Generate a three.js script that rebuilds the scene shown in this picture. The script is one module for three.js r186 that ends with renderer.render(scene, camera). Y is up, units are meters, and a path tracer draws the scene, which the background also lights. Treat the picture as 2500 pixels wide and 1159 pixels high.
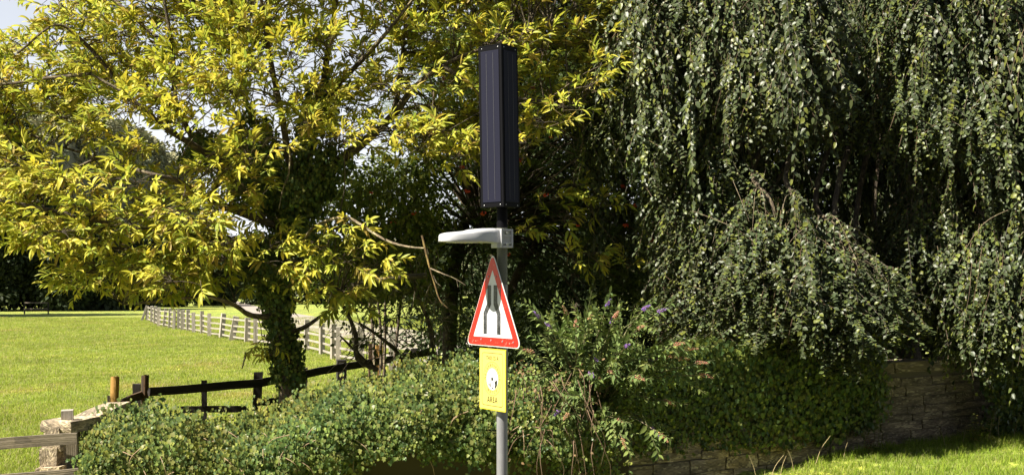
import * as THREE from 'three';
import { mergeVertices } from 'three/addons/utils/BufferGeometryUtils.js';

/* ------------------------------------------------------------------ camera, sky, sun, exposure */
const F = 2840, EYE = 1.9, HORIZON = 700;              // focal length in photo pixels, eye height, horizon row
const scene = new THREE.Scene();
const camera = new THREE.PerspectiveCamera(2 * Math.atan(700 / F) * 180 / Math.PI, 2500 / 1159, 0.1, 3000);
camera.position.set(0, EYE, 0);
camera.setViewOffset(2500, 1400, 0, 0, 2500, 1159);    // shifted lens: verticals stay upright
const renderer = new THREE.WebGLRenderer();
renderer.toneMapping = THREE.LinearToneMapping;
renderer.toneMappingExposure = 3.3;
renderer.shadowMap.enabled = true;

const SUN_AZ = 63 * Math.PI / 180, SUN_EL = 50 * Math.PI / 180;
const sunDir = new THREE.Vector3(-Math.sin(SUN_AZ) * Math.cos(SUN_EL), Math.sin(SUN_EL), Math.cos(SUN_AZ) * Math.cos(SUN_EL));
const sun = new THREE.DirectionalLight(new THREE.Color(1, 0.93, 0.8), 5);
sun.position.copy(sunDir).multiplyScalar(80).add(new THREE.Vector3(0, 0, -20));
sun.target.position.set(0, 0, -20);
sun.castShadow = true;
sun.shadow.mapSize.set(4096, 4096);
Object.assign(sun.shadow.camera, { left: -60, right: 60, top: 60, bottom: -60, near: 1, far: 220 });
scene.add(sun, sun.target);

{ // clear summer sky: bright haze low down, bluer above, thin veil of cloud
  const W = 1024, H = 512, data = new Float32Array(W * H * 4);
  const h2 = (x, y) => { const s = Math.sin(x * 127.1 + y * 311.7) * 43758.5453; return s - Math.floor(s); };
  const vn = (x, y, px) => { const ix = Math.floor(x), iy = Math.floor(y), fx = x - ix, fy = y - iy, u = fx * fx * (3 - 2 * fx), v = fy * fy * (3 - 2 * fy), m = (k) => ((k % px) + px) % px; return (h2(m(ix), iy) * (1 - u) + h2(m(ix + 1), iy) * u) * (1 - v) + (h2(m(ix), iy + 1) * (1 - u) + h2(m(ix + 1), iy + 1) * u) * v; };
  for (let r = 0; r < H; r++) for (let c = 0; c < W; c++) {
    const el = ((r + 0.5) / H - 0.5) * Math.PI, az = ((c + 0.5) / W - 0.5) * 2 * Math.PI, y = Math.sin(el);
    const d = Math.cos(az) * Math.cos(el) * sunDir.x + y * sunDir.y + Math.sin(az) * Math.cos(el) * sunDir.z;
    const k = Math.exp(-Math.max(0, y) * 3), glow = 0.08 * Math.pow(Math.max(0, d), 12);
    let n = 0; for (let o = 0, a = 0.5, q = 12; o < 4; o++, a *= 0.5, q *= 2) n += a * vn((az / (2 * Math.PI) + 0.5) * q, el * q * 0.6, q);
    const veil = Math.min(1, Math.max(0, (n - 0.38) * 3)) * 0.35;
    const zen = [0.035, 0.055, 0.1], hor = [0.385, 0.4, 0.42];
    for (let i = 0; i < 3; i++) { const base = zen[i] + (hor[i] - zen[i]) * k; data[(r * W + c) * 4 + i] = base + (0.36 - base) * veil * (0.3 + 0.7 * k) + glow; }
    data[(r * W + c) * 4 + 3] = 1;
  }
  const t = new THREE.DataTexture(data, W, H, THREE.RGBAFormat, THREE.FloatType);
  t.mapping = THREE.EquirectangularReflectionMapping; t.magFilter = THREE.LinearFilter; t.needsUpdate = true;
  scene.background = t; scene.environment = t;
}

/* ------------------------------------------------------------------ helpers */
const V = (x, y, z) => new THREE.Vector3(x, y, z);
const P = (px, py, d) => V((px - 1250) / F * d, EYE + (HORIZON - py) / F * d, -d);   // a point at its real distance
const toPx = (p) => [1250 + p.x / -p.z * F, HORIZON - (p.y - EYE) / -p.z * F];
function rng(seed) { let a = seed >>> 0; return () => { a = (a + 0x6D2B79F5) | 0; let t = Math.imul(a ^ (a >>> 15), 1 | a); t = (t + Math.imul(t ^ (t >>> 7), 61 | t)) ^ t; return ((t ^ (t >>> 14)) >>> 0) / 4294967296; }; }
const { lerp, clamp, smoothstep } = THREE.MathUtils;
const used = {};
function numbered(name) { const n = used[name] = (used[name] ?? -1) + 1; return n ? name + '_' + String(n).padStart(3, '0') : name; }
function thing(name, label, category, pos = V(0, 0, 0), group) { const g = new THREE.Group(); g.name = numbered(name); g.position.copy(pos); g.userData = { label, category }; if (group) g.userData.group = group; scene.add(g); return g; }
function part(name, geo, mat, parent, extra) { const m = new THREE.Mesh(geo, mat); m.name = name; m.castShadow = m.receiveShadow = true; if (extra) Object.assign(m.userData, extra); parent.add(m); return m; }
function struct(name, geo, mat) { const m = part(numbered(name), geo, mat, scene, { kind: 'structure' }); return m; }
function hash(x, y, s = 0) { const v = Math.sin(x * 127.1 + y * 311.7 + s * 74.7) * 43758.5453; return v - Math.floor(v); }
function vnoise(x, y, s = 0) { const ix = Math.floor(x), iy = Math.floor(y), fx = x - ix, fy = y - iy, u = fx * fx * (3 - 2 * fx), v = fy * fy * (3 - 2 * fy); return lerp(lerp(hash(ix, iy, s), hash(ix + 1, iy, s), u), lerp(hash(ix, iy + 1, s), hash(ix + 1, iy + 1, s), u), v); }
function fbm(x, y, s = 0, o = 4) { let a = 0.5, r = 0; for (let i = 0; i < o; i++, a *= 0.5, x *= 2.03, y *= 2.03) r += a * vnoise(x, y, s + i); return r; }
// tileable noise, period p cells over the unit square
function tnoise(u, v, p, s) { const m = (k) => ((k % p) + p) % p, x = u * p, y = v * p, ix = Math.floor(x), iy = Math.floor(y), fx = x - ix, fy = y - iy, a = fx * fx * (3 - 2 * fx), b = fy * fy * (3 - 2 * fy); return lerp(lerp(hash(m(ix), m(iy), s), hash(m(ix + 1), m(iy), s), a), lerp(hash(m(ix), m(iy + 1), s), hash(m(ix + 1), m(iy + 1), s), a), b); }
function tex(w, h, fn, srgb) { const d = new Uint8Array(w * h * 4); for (let y = 0; y < h; y++) for (let x = 0; x < w; x++) { const c = fn((x + 0.5) / w, (y + 0.5) / h, x, y); for (let i = 0; i < 3; i++) d[(y * w + x) * 4 + i] = clamp(Math.round((c.length ? c[i] : c) * 255), 0, 255); d[(y * w + x) * 4 + 3] = 255; } const t = new THREE.DataTexture(d, w, h); t.wrapS = t.wrapT = THREE.RepeatWrapping; t.magFilter = THREE.LinearFilter; if (srgb) t.colorSpace = THREE.SRGBColorSpace; t.needsUpdate = true; return t; }

class MB { // mesh builder: merges pieces into one geometry
  constructor() { this.p = []; this.n = []; this.c = []; this.u = []; this.i = []; }
  add(geo, m, col) {
    const g = geo, P0 = g.attributes.position, N = g.attributes.normal, C = g.attributes.color, U = g.attributes.uv, base = this.p.length / 3, v = new THREE.Vector3(), nm = m && new THREE.Matrix3().getNormalMatrix(m);
    for (let k = 0; k < P0.count; k++) {
      v.fromBufferAttribute(P0, k); if (m) v.applyMatrix4(m); this.p.push(v.x, v.y, v.z);
      v.fromBufferAttribute(N, k); if (m) v.applyMatrix3(nm).normalize(); this.n.push(v.x, v.y, v.z);
      const cr = C ? C.getX(k) : 1, cg = C ? C.getY(k) : 1, cb = C ? C.getZ(k) : 1;
      this.c.push(cr * (col ? col[0] : 1), cg * (col ? col[1] : 1), cb * (col ? col[2] : 1));
      this.u.push(U ? U.getX(k) : 0, U ? U.getY(k) : 0);
    }
    if (g.index) for (let k = 0; k < g.index.count; k++) this.i.push(base + g.index.getX(k)); else for (let k = 0; k < P0.count; k++) this.i.push(base + k);
    return this;
  }
  geo() { const g = new THREE.BufferGeometry(); g.setAttribute('position', new THREE.Float32BufferAttribute(this.p, 3)); g.setAttribute('normal', new THREE.Float32BufferAttribute(this.n, 3)); g.setAttribute('color', new THREE.Float32BufferAttribute(this.c, 3)); g.setAttribute('uv', new THREE.Float32BufferAttribute(this.u, 2)); g.setIndex(this.i); return g; }
}
function tint(geo, c) { const a = new Float32Array(geo.attributes.position.count * 3); for (let i = 0; i < a.length; i += 3) { a[i] = c[0]; a[i + 1] = c[1]; a[i + 2] = c[2]; } geo.setAttribute('color', new THREE.BufferAttribute(a, 3)); return geo; }
// tapering tube through points; radii r0..r1, wobble makes it knotty
function tube(pts, r0, r1, { radial = 6, seg, wob = 0, seed = 1, pow = 1, cap = false, smooth = true } = {}) {
  const curve = smooth ? new THREE.CatmullRomCurve3(pts, false, 'centripetal') : null, n = seg ?? Math.max(2, (pts.length - 1) * 4), p = [], nn = [], uv = [], idx = [];
  const cs = []; for (let i = 0; i <= n; i++) cs.push(smooth ? curve.getPoint(i / n) : pts[i]);
  let T = cs[1].clone().sub(cs[0]).normalize(), N = Math.abs(T.y) > 0.9 ? V(1, 0, 0) : V(0, 1, 0); N.sub(T.clone().multiplyScalar(N.dot(T))).normalize();
  let len = 0;
  for (let i = 0; i <= n; i++) {
    if (i) len += cs[i].distanceTo(cs[i - 1]);
    T = cs[Math.min(n, i + 1)].clone().sub(cs[Math.max(0, i - 1)]).normalize(); N.sub(T.clone().multiplyScalar(N.dot(T))).normalize(); const B = T.clone().cross(N);
    const R = lerp(r0, r1, Math.pow(i / n, pow));
    for (let k = 0; k <= radial; k++) { const a = k / radial * 2 * Math.PI, w = R * (1 + wob * (vnoise(Math.cos(a) * 1.5 + seed * 7, i * 0.55 + Math.sin(a) * 1.5, seed) - 0.5) * 2), c = Math.cos(a), s = Math.sin(a); const q = cs[i].clone().addScaledVector(N, c * w).addScaledVector(B, s * w); p.push(q.x, q.y, q.z); const m = N.clone().multiplyScalar(c).addScaledVector(B, s); nn.push(m.x, m.y, m.z); uv.push(k / radial * Math.max(0.06, 2 * Math.PI * R), len); }
  }
  for (let i = 0; i < n; i++) for (let k = 0; k < radial; k++) { const a = i * (radial + 1) + k, b = a + radial + 1; idx.push(a, a + 1, b, b, a + 1, b + 1); }
  if (cap) for (const [e, s] of [[0, -1], [n, 1]]) { const c0 = p.length / 3, d = (s > 0 ? cs[n].clone().sub(cs[n - 1]) : cs[0].clone().sub(cs[1])).normalize(); p.push(cs[e].x, cs[e].y, cs[e].z); nn.push(d.x, d.y, d.z); uv.push(0, 0); for (let k = 0; k <= radial; k++) { const j = (e * (radial + 1) + k) * 3; p.push(p[j], p[j + 1], p[j + 2]); nn.push(d.x, d.y, d.z); uv.push(0.03 * Math.cos(k), 0.03 * Math.sin(k)); } for (let k = 0; k < radial; k++) s > 0 ? idx.push(c0, c0 + 1 + k, c0 + 2 + k) : idx.push(c0, c0 + 2 + k, c0 + 1 + k); }
  const g = new THREE.BufferGeometry(); g.setAttribute('position', new THREE.Float32BufferAttribute(p, 3)); g.setAttribute('normal', new THREE.Float32BufferAttribute(nn, 3)); g.setAttribute('uv', new THREE.Float32BufferAttribute(uv, 2)); g.setIndex(idx); if (wob) g.computeVertexNormals(); return g;
}
// leaf along +Z, upper face +Y. shape(t) gives half width 0..1
function leafGeo(L, Wd, { seg = 3, fold = 0.25, curl = 0.2, twist = 0, shape = (t) => Math.sin(Math.PI * Math.pow(t, 0.8)), col = [0.1, 0.12, 0.03], rib } = {}) {
  const p = [], idx = [], c = [];
  for (let i = 0; i <= seg; i++) { const t = i / seg, w = Wd * 0.5 * Math.max(0, shape(t)), z = L * t * (1 - 0.12 * curl * t), y = -L * curl * t * t, a = twist * t; for (const s of [-1, 0, 1]) { const x = s * w, yy = y + Math.abs(s) * w * fold; p.push(x * Math.cos(a), yy + x * Math.sin(a), z); const q = s === 0 && rib ? rib : col; c.push(...q); } }
  for (let i = 0; i < seg; i++) for (let s = 0; s < 2; s++) { const a = i * 3 + s, b = a + 3; if (i < seg - 1 || true) { idx.push(a, b, a + 1); idx.push(a + 1, b, b + 1); } }
  const g = new THREE.BufferGeometry(); g.setAttribute('position', new THREE.Float32BufferAttribute(p, 3)); g.setIndex(idx); g.computeVertexNormals(); g.setAttribute('color', new THREE.Float32BufferAttribute(c, 3)); return g;
}
function fanLeaf(pts, col, cup = 0.1) { // flat lobed leaf from outline points [x,z], hub at mid
  const p = [0, 0, 0.35 * Math.max(...pts.map((q) => q[1]))], c = [...col], idx = []; const L = Math.max(...pts.map((q) => q[1]));
  for (const [x, z] of pts) { p.push(x, cup * (Math.abs(x) - 0.3 * Math.abs(z - L * 0.35)), z); c.push(...col); }
  for (let i = 1; i <= pts.length; i++) idx.push(0, i, i % pts.length + 1);
  const g = new THREE.BufferGeometry(); g.setAttribute('position', new THREE.Float32BufferAttribute(p, 3)); g.setIndex(idx); g.computeVertexNormals(); if (g.attributes.normal.getY(0) < 0) { g.setIndex(idx.reverse()); g.computeVertexNormals(); } g.setAttribute('color', new THREE.Float32BufferAttribute(c, 3)); return g;
}
// matrix: put at pos, leaf axis (+Z) along dir, upper face towards up
function aim(pos, dir, up, s = 1) { const z = dir.clone().normalize(), x = up.clone().cross(z); if (x.lengthSq() < 1e-6) x.set(1, 0, 0).cross(z); x.normalize(); const y = z.clone().cross(x); return new THREE.Matrix4().makeBasis(x.multiplyScalar(s), y.multiplyScalar(s), z.multiplyScalar(s)).setPosition(pos); }
const rdir = (r) => { const z = r() * 2 - 1, a = r() * 2 * Math.PI, q = Math.sqrt(1 - z * z); return V(q * Math.cos(a), z, q * Math.sin(a)); };
class Spray { constructor() { this.items = []; this.wood = new MB(); } leaf(g, m) { this.items.push([g, m]); } geo() { const b = new MB(); for (const [g, m] of this.items) b.add(g, m); if (this.wood.p.length) b.add(this.wood.geo()); return b.geo(); } }
/* sprays: variants; places: [matrix, colour]; the `single` largest-showing leaves become meshes of their own */
function foliage(parent, name, sprays, places, mat, r, single = 0) {
  const geos = sprays.map((s) => s.geo()), lists = sprays.map(() => []);
  const pos = new THREE.Vector3();
  if (single) { places = places.map((q) => { pos.setFromMatrixPosition(q[0]); const [x, y] = toPx(pos), inside = x > 20 && x < 2480 && y > 20 && y < 1140; return [q, inside ? -pos.z : 1e3]; }).sort((a, b) => a[1] - b[1]).map((q) => q[0]); }
  let left = single;
  places.forEach(([m, c], k) => {
    const v = Math.floor(r() * sprays.length);
    if (left > 0) { for (const [g, lm] of sprays[v].items) { if (left-- <= 0) break; const o = part('leaf', g, mat, parent); o.applyMatrix4(new THREE.Matrix4().multiplyMatrices(m, lm)); } if (sprays[v].wood.p.length) { const o = part('twig', sprays[v].twigGeo ??= sprays[v].wood.geo(), mat, parent); o.applyMatrix4(m); } return; }
    lists[v].push([m, c]);
  });
  lists.forEach((l, v) => { if (!l.length) return; const im = new THREE.InstancedMesh(geos[v], mat, l.length); im.name = name; im.userData.kind = 'stuff'; im.castShadow = im.receiveShadow = true; const col = new THREE.Color(); l.forEach(([m, c], k) => { im.setMatrixAt(k, m); im.setColorAt(k, col.setRGB(c[0], c[1], c[2])); }); parent.add(im); });
}
const leafMat = (through, coat = 0, coatRough = 0.4, rough = 0.95) => new THREE.MeshPhysicalMaterial({ vertexColors: true, side: THREE.DoubleSide, roughness: rough, transmission: through, thickness: 0, clearcoat: coat, clearcoatRoughness: coatRough, specularIntensity: 0.15 });
const inPoly = (x, y, poly) => { let c = false; for (let i = 0, j = poly.length - 1; i < poly.length; j = i++) { const [xi, yi] = poly[i], [xj, yj] = poly[j]; if ((yi > y) !== (yj > y) && x < (xj - xi) * (y - yi) / (yj - yi) + xi) c = !c; } return c; };
function interp(tab, x) { if (x <= tab[0][0]) return tab[0][1]; for (let i = 1; i < tab.length; i++) if (x <= tab[i][0]) return lerp(tab[i - 1][1], tab[i][1], (x - tab[i - 1][0]) / (tab[i][0] - tab[i - 1][0])); return tab[tab.length - 1][1]; }

/* ------------------------------------------------------------------ shared textures and materials */
const barkBump = tex(256, 256, (u, v) => { const a = tnoise(u, v, 8, 1), b = tnoise(u * 3 % 1, v, 12, 2), c = tnoise(u, v, 64, 3); return 0.4 * a + 0.35 * Math.abs(b - 0.5) * 2 + 0.25 * c; });
const barkCol = tex(256, 256, (u, v) => { const k = 0.55 + 0.45 * tnoise(u, v, 10, 5) * 0.7 + 0.3 * (tnoise(u, v, 48, 6) - 0.5), l = tnoise(u, v, 14, 7) > 0.72 ? 0.16 : 0; return [k * 0.62 + l, k * 0.56 + l * 1.1, k * 0.47 + l * 0.8]; }, true);
barkCol.repeat.set(3, 1.2); barkBump.repeat.set(3, 1.2);
const bark = new THREE.MeshStandardMaterial({ color: new THREE.Color().setRGB(0.42, 0.38, 0.34), map: barkCol, bumpMap: barkBump, bumpScale: 0.02, roughness: 0.95 });
const barkPale = new THREE.MeshStandardMaterial({ color: new THREE.Color().setRGB(1.0, 0.95, 0.85), map: barkCol, bumpMap: barkBump, bumpScale: 0.012, roughness: 0.95 });
const grainFn = (lo, hi, stain) => (u, v) => { const g = tnoise(u, (v * 1) % 1, 4, 11) * 0.3 + tnoise(u, v, 6, 12) * 0.2 + hash(Math.floor(v * 64), 3, 12) * 0.25 + tnoise(u, v, 64, 13) * 0.25, st = tnoise(u, v, 9, 14) > 0.66 ? stain : 1; return [0, 1, 2].map((i) => lerp(lo[i], hi[i], g) * st); };
const woodBump = tex(256, 256, (u, v) => 0.5 * hash(Math.floor(v * 90), 1, 2) + 0.3 * tnoise(u, v, 20, 4) + 0.2 * tnoise(u, v, 4, 9));
const wood = (lo, hi, stain = 0.8, rough = 0.9) => new THREE.MeshStandardMaterial({ map: tex(256, 256, grainFn(lo, hi, stain), true), bumpMap: woodBump, bumpScale: 0.004, roughness: rough });
const woodGrey = wood([0.27, 0.24, 0.19], [0.54, 0.49, 0.42]), woodPale = wood([0.46, 0.43, 0.39], [0.66, 0.63, 0.58], 0.9), woodDark = wood([0.08, 0.065, 0.05], [0.2, 0.165, 0.13], 0.7), woodTan = wood([0.52, 0.38, 0.17], [0.7, 0.54, 0.28], 0.9), woodBrown = wood([0.18, 0.12, 0.06], [0.34, 0.24, 0.12], 0.75);
// plank along +X from a to b, uv in metres
function plank(a, b, h, t, { seed = 1, seg = 6, tipped = 0, sag = 0, rough = 0.004 } = {}) {
  const d = b.clone().sub(a), L = d.length(), g = new THREE.BoxGeometry(L, h, t, seg, 2, 1), p = g.attributes.position, uv = g.attributes.uv;
  for (let i = 0; i < p.count; i++) { const x = p.getX(i), y = p.getY(i), z = p.getZ(i), k = x / L + 0.5; uv.setXY(i, (x + seed * 3.7) * 0.8, (y + z * 1.3 + seed * 0.37) * 2.2); const ch = (Math.abs(Math.abs(y) - h / 2) < 1e-6) ? 0.92 : 1; p.setXYZ(i, x + (hash(y * 9, z * 7, seed) - 0.5) * tipped * (Math.abs(Math.abs(k - 0.5) - 0.5) < 1e-3 ? 1 : 0), y + (vnoise(x * 3, seed, 3) - 0.5) * rough * 4 - sag * 4 * k * (1 - k), z * ch + (vnoise(x * 2.3, seed + 5, 4) - 0.5) * rough * 4); }
  g.computeVertexNormals();
  const m = aim(a.clone().add(b).multiplyScalar(0.5), d.clone(), V(0, 1, 0)); g.applyMatrix4(new THREE.Matrix4().makeRotationY(-Math.PI / 2)).applyMatrix4(m); return g;
}
function postGeo(base, top, w, { round = false, seed = 1, taper = 0.98 } = {}) {
  const d = top.clone().sub(base), L = d.length(), g = round ? new THREE.CylinderGeometry(w / 2 * taper, w / 2, L, 12, 3) : new THREE.BoxGeometry(w, L, w * 0.9, 1, 4, 1), p = g.attributes.position, uv = g.attributes.uv;
  for (let i = 0; i < p.count; i++) { const x = p.getX(i), y = p.getY(i), z = p.getZ(i); const a = round ? Math.atan2(z, x) * w / 2 : x + z * 1.3; uv.setXY(i, (y + seed * 2.3) * 0.8, (a + seed * 0.41) * 2.2); const e = y > L / 2 - 1e-4 ? (hash(x * 50, z * 50, seed) - 0.5) * 0.02 : 0; p.setXYZ(i, x + (vnoise(y * 3, seed, 1) - 0.5) * 0.008, y + e, z + (vnoise(y * 3, seed, 2) - 0.5) * 0.008); }
  g.computeVertexNormals();
  const q = new THREE.Quaternion().setFromUnitVectors(V(0, 1, 0), d.clone().normalize()), tw = new THREE.Quaternion().setFromAxisAngle(V(0, 1, 0), hash(seed, 9) * 0.5 + 0.1);
  g.applyMatrix4(new THREE.Matrix4().compose(base.clone().add(top).multiplyScalar(0.5), q.multiply(tw), V(1, 1, 1))); return g;
}

/* ------------------------------------------------------------------ ground */
const wallTab = [[-12, 9.6], [-4.1, 10.7], [-1, 11.2], [0.5, 11.35], [2.4, 12.5], [5.8, 14.6], [9.5, 17], [16, 22]];
const wallD = (x) => (interp(wallTab, x - 0.5) + interp(wallTab, x) * 2 + interp(wallTab, x + 0.5)) / 4;
function groundY(x, d) {
  const dd = d - wallD(x), behind = smoothstep(dd, -0.05, 0.35);
  const garden = 0.55 * smoothstep(x, -2.2, 1.0) * smoothstep(-d, -30, -19);
  const field = -0.5 + garden + 0.05 * (fbm(x * 0.15, d * 0.15, 3) - 0.5) * smoothstep(d, 10, 20) - 0.02;
  const verge = 0.03 * (fbm(x * 0.9, d * 0.9, 8) - 0.5) - 0.36 * (1 - smoothstep(x, 1.2, 4.0)) + 0.025 * clamp(x - 3, 0, 4);
  return lerp(verge, field, behind);
}
const grassCol = tex(1024, 1024, (u, v) => { const a = tnoise(u, v, 7, 1), b = tnoise(u, v, 31, 2), c = tnoise(u, v, 128, 3), e = tnoise(u, v, 300, 4), k = 0.7 + 0.25 * (a - 0.5) + 0.25 * (b - 0.5) + 0.3 * (c - 0.5) + 0.35 * (e - 0.5), dry = clamp((tnoise(u, v, 22, 6) - 0.62) * 3, 0, 1) * 0.6 * c; return [k * (0.61 + 0.16 * a) + dry * 0.16, k * 0.73 + dry * 0.06, k * 0.27 + dry * 0.1]; }, true);
grassCol.repeat.set(1 / 6, 1 / 6);
const grassBump = tex(512, 512, (u, v) => 0.5 * tnoise(u, v, 120, 1) + 0.5 * tnoise(u, v, 256, 2)); grassBump.repeat.set(1 / 2, 1 / 2);
const ground = new THREE.MeshStandardMaterial({ map: grassCol, bumpMap: grassBump, bumpScale: 0.03, roughness: 1, vertexColors: true });
{
  const nx = 180, nz = 240, p = [], uv = [], col = [], idx = [];
  for (let j = 0; j <= nz; j++) for (let i = 0; i <= nx; i++) { const u = i / nx * 2 - 1, v = j / nz, x = u * 18 + Math.sign(u) * Math.pow(Math.abs(u), 4) * 700, d = -14 + v * 70 + Math.pow(v, 4) * 1200; p.push(x, groundY(x, d), -d); uv.push(x, d); const k = 0.82 + 0.36 * fbm(x * 0.22, d * 0.1, 21), y = fbm(x * 0.4 + 9, d * 0.25, 31); col.push(k * (0.92 + 0.28 * (y - 0.3)), k, k * (0.85 + 0.3 * y)); }
  for (let j = 0; j < nz; j++) for (let i = 0; i < nx; i++) { const a = j * (nx + 1) + i, b = a + nx + 1; idx.push(a, a + 1, b, b, a + 1, b + 1); }
  const g = new THREE.BufferGeometry(); g.setAttribute('position', new THREE.Float32BufferAttribute(p, 3)); g.setAttribute('uv', new THREE.Float32BufferAttribute(uv, 2)); g.setAttribute('color', new THREE.Float32BufferAttribute(col, 3)); g.setIndex(idx); g.computeVertexNormals();
  struct('ground', g, ground);
}
{ // the road this side of the verge
  const p = [], uv = [], idx = [], N = 90, M = 8; for (let i = 0; i <= N; i++) for (let k = 0; k <= M; k++) { const x = lerp(-45, 45, i / N), d = lerp(wallD(clamp(x, -8, 9)) - 3.9, wallD(clamp(x, -8, 9)) - 12.5, k / M); p.push(x, groundY(x, d) + 0.03, -d); uv.push(x, d); }
  for (let i = 0; i < N; i++) for (let k = 0; k < M; k++) { const a = i * (M + 1) + k, b = a + M + 1; idx.push(a, a + 1, b, b, a + 1, b + 1); }
  const g = new THREE.BufferGeometry(); g.setAttribute('position', new THREE.Float32BufferAttribute(p, 3)); g.setAttribute('uv', new THREE.Float32BufferAttribute(uv, 2)); g.setIndex(idx); g.computeVertexNormals();
  const m = tex(256, 256, (u, v) => { const k = 0.25 + 0.05 * (tnoise(u, v, 6, 1) - 0.5) + 0.12 * (tnoise(u, v, 90, 2) - 0.5); return [k, k, k * 1.02]; }, true); m.repeat.set(0.5, 0.5);
  struct('road', g, new THREE.MeshStandardMaterial({ map: m, roughness: 0.95, side: THREE.DoubleSide }));
}
{ // pale track beyond the far fence
  const up = [[560, 731], [640, 752], [730, 768], [800, 779], [900, 792], [1040, 812], [1200, 835]], lo = [[560, 742], [640, 775], [730, 804], [800, 819], [900, 837], [1000, 853], [1120, 880]];
  const p = [], uv = [], idx = [];
  const pt = (q) => { const d = F * 2.42 / (q[1] - HORIZON), x = (q[0] - 1250) / F * d; return [x, groundY(x, d) + 0.05, -d]; };
  for (let k = 0; k <= 24; k++) { const t = k / 24 * 6, i = Math.min(5, Math.floor(t)), f = t - i, A = pt(up[i]), B = pt(up[i + 1]), C = pt(lo[i]), D = pt(lo[i + 1]); for (const [a, b] of [[A, B], [C, D]]) { const q = [0, 1, 2].map((n) => lerp(a[n], b[n], f)); q[1] = groundY(q[0], -q[2]) + 0.05; p.push(...q); uv.push(q[0], q[2]); } }
  for (let k = 0; k < 24; k++) { const a = k * 2; idx.push(a, a + 1, a + 2, a + 2, a + 1, a + 3); }
  const g = new THREE.BufferGeometry(); g.setAttribute('position', new THREE.Float32BufferAttribute(p, 3)); g.setAttribute('uv', new THREE.Float32BufferAttribute(uv, 2)); g.setIndex(idx); g.computeVertexNormals();
  const m = tex(256, 256, (u, v) => { const k = 0.52 + 0.1 * (tnoise(u, v, 6, 1) - 0.5) + 0.14 * (tnoise(u, v, 60, 2) - 0.5); return [k, k * 0.93, k * 0.86]; }, true); m.repeat.set(0.2, 0.2);
  struct('track', g, new THREE.MeshStandardMaterial({ map: m, roughness: 1, side: THREE.DoubleSide }));
}
const hillY = (x, d) => { const top = 50 * Math.exp(-Math.pow((x + 178) / 24, 4)) + 17 + 46 * Math.exp(-Math.pow((x + 300) / 80, 2)); return top * smoothstep(d, 262, 470) + 8 * (fbm(x * 0.06, d * 0.06, 4) - 0.5) - 2; };
{ // wooded hill on the skyline, haze put into its pale colour
  const n = 130, p = [], col = [], idx = [];
  for (let j = 0; j <= 60; j++) for (let i = 0; i <= n; i++) { const x = -420 + i / n * 640, d = 260 + j / 60 * 320; const y = hillY(x, d); p.push(x, y, -d); const k = 0.7 + 0.6 * fbm(x * 0.2, d * 0.2, 8); col.push(0.125 * k, 0.125 * k, 0.072 * k); }
  for (let j = 0; j < 60; j++) for (let i = 0; i < n; i++) { const a = j * (n + 1) + i, b = a + n + 1; idx.push(a, a + 1, b, b, a + 1, b + 1); }
  const g = new THREE.BufferGeometry(); g.setAttribute('position', new THREE.Float32BufferAttribute(p, 3)); g.setAttribute('color', new THREE.Float32BufferAttribute(col, 3)); g.setIndex(idx); g.computeVertexNormals();
  struct('hill', g, new THREE.MeshStandardMaterial({ vertexColors: true, roughness: 1 }));
}

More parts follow.
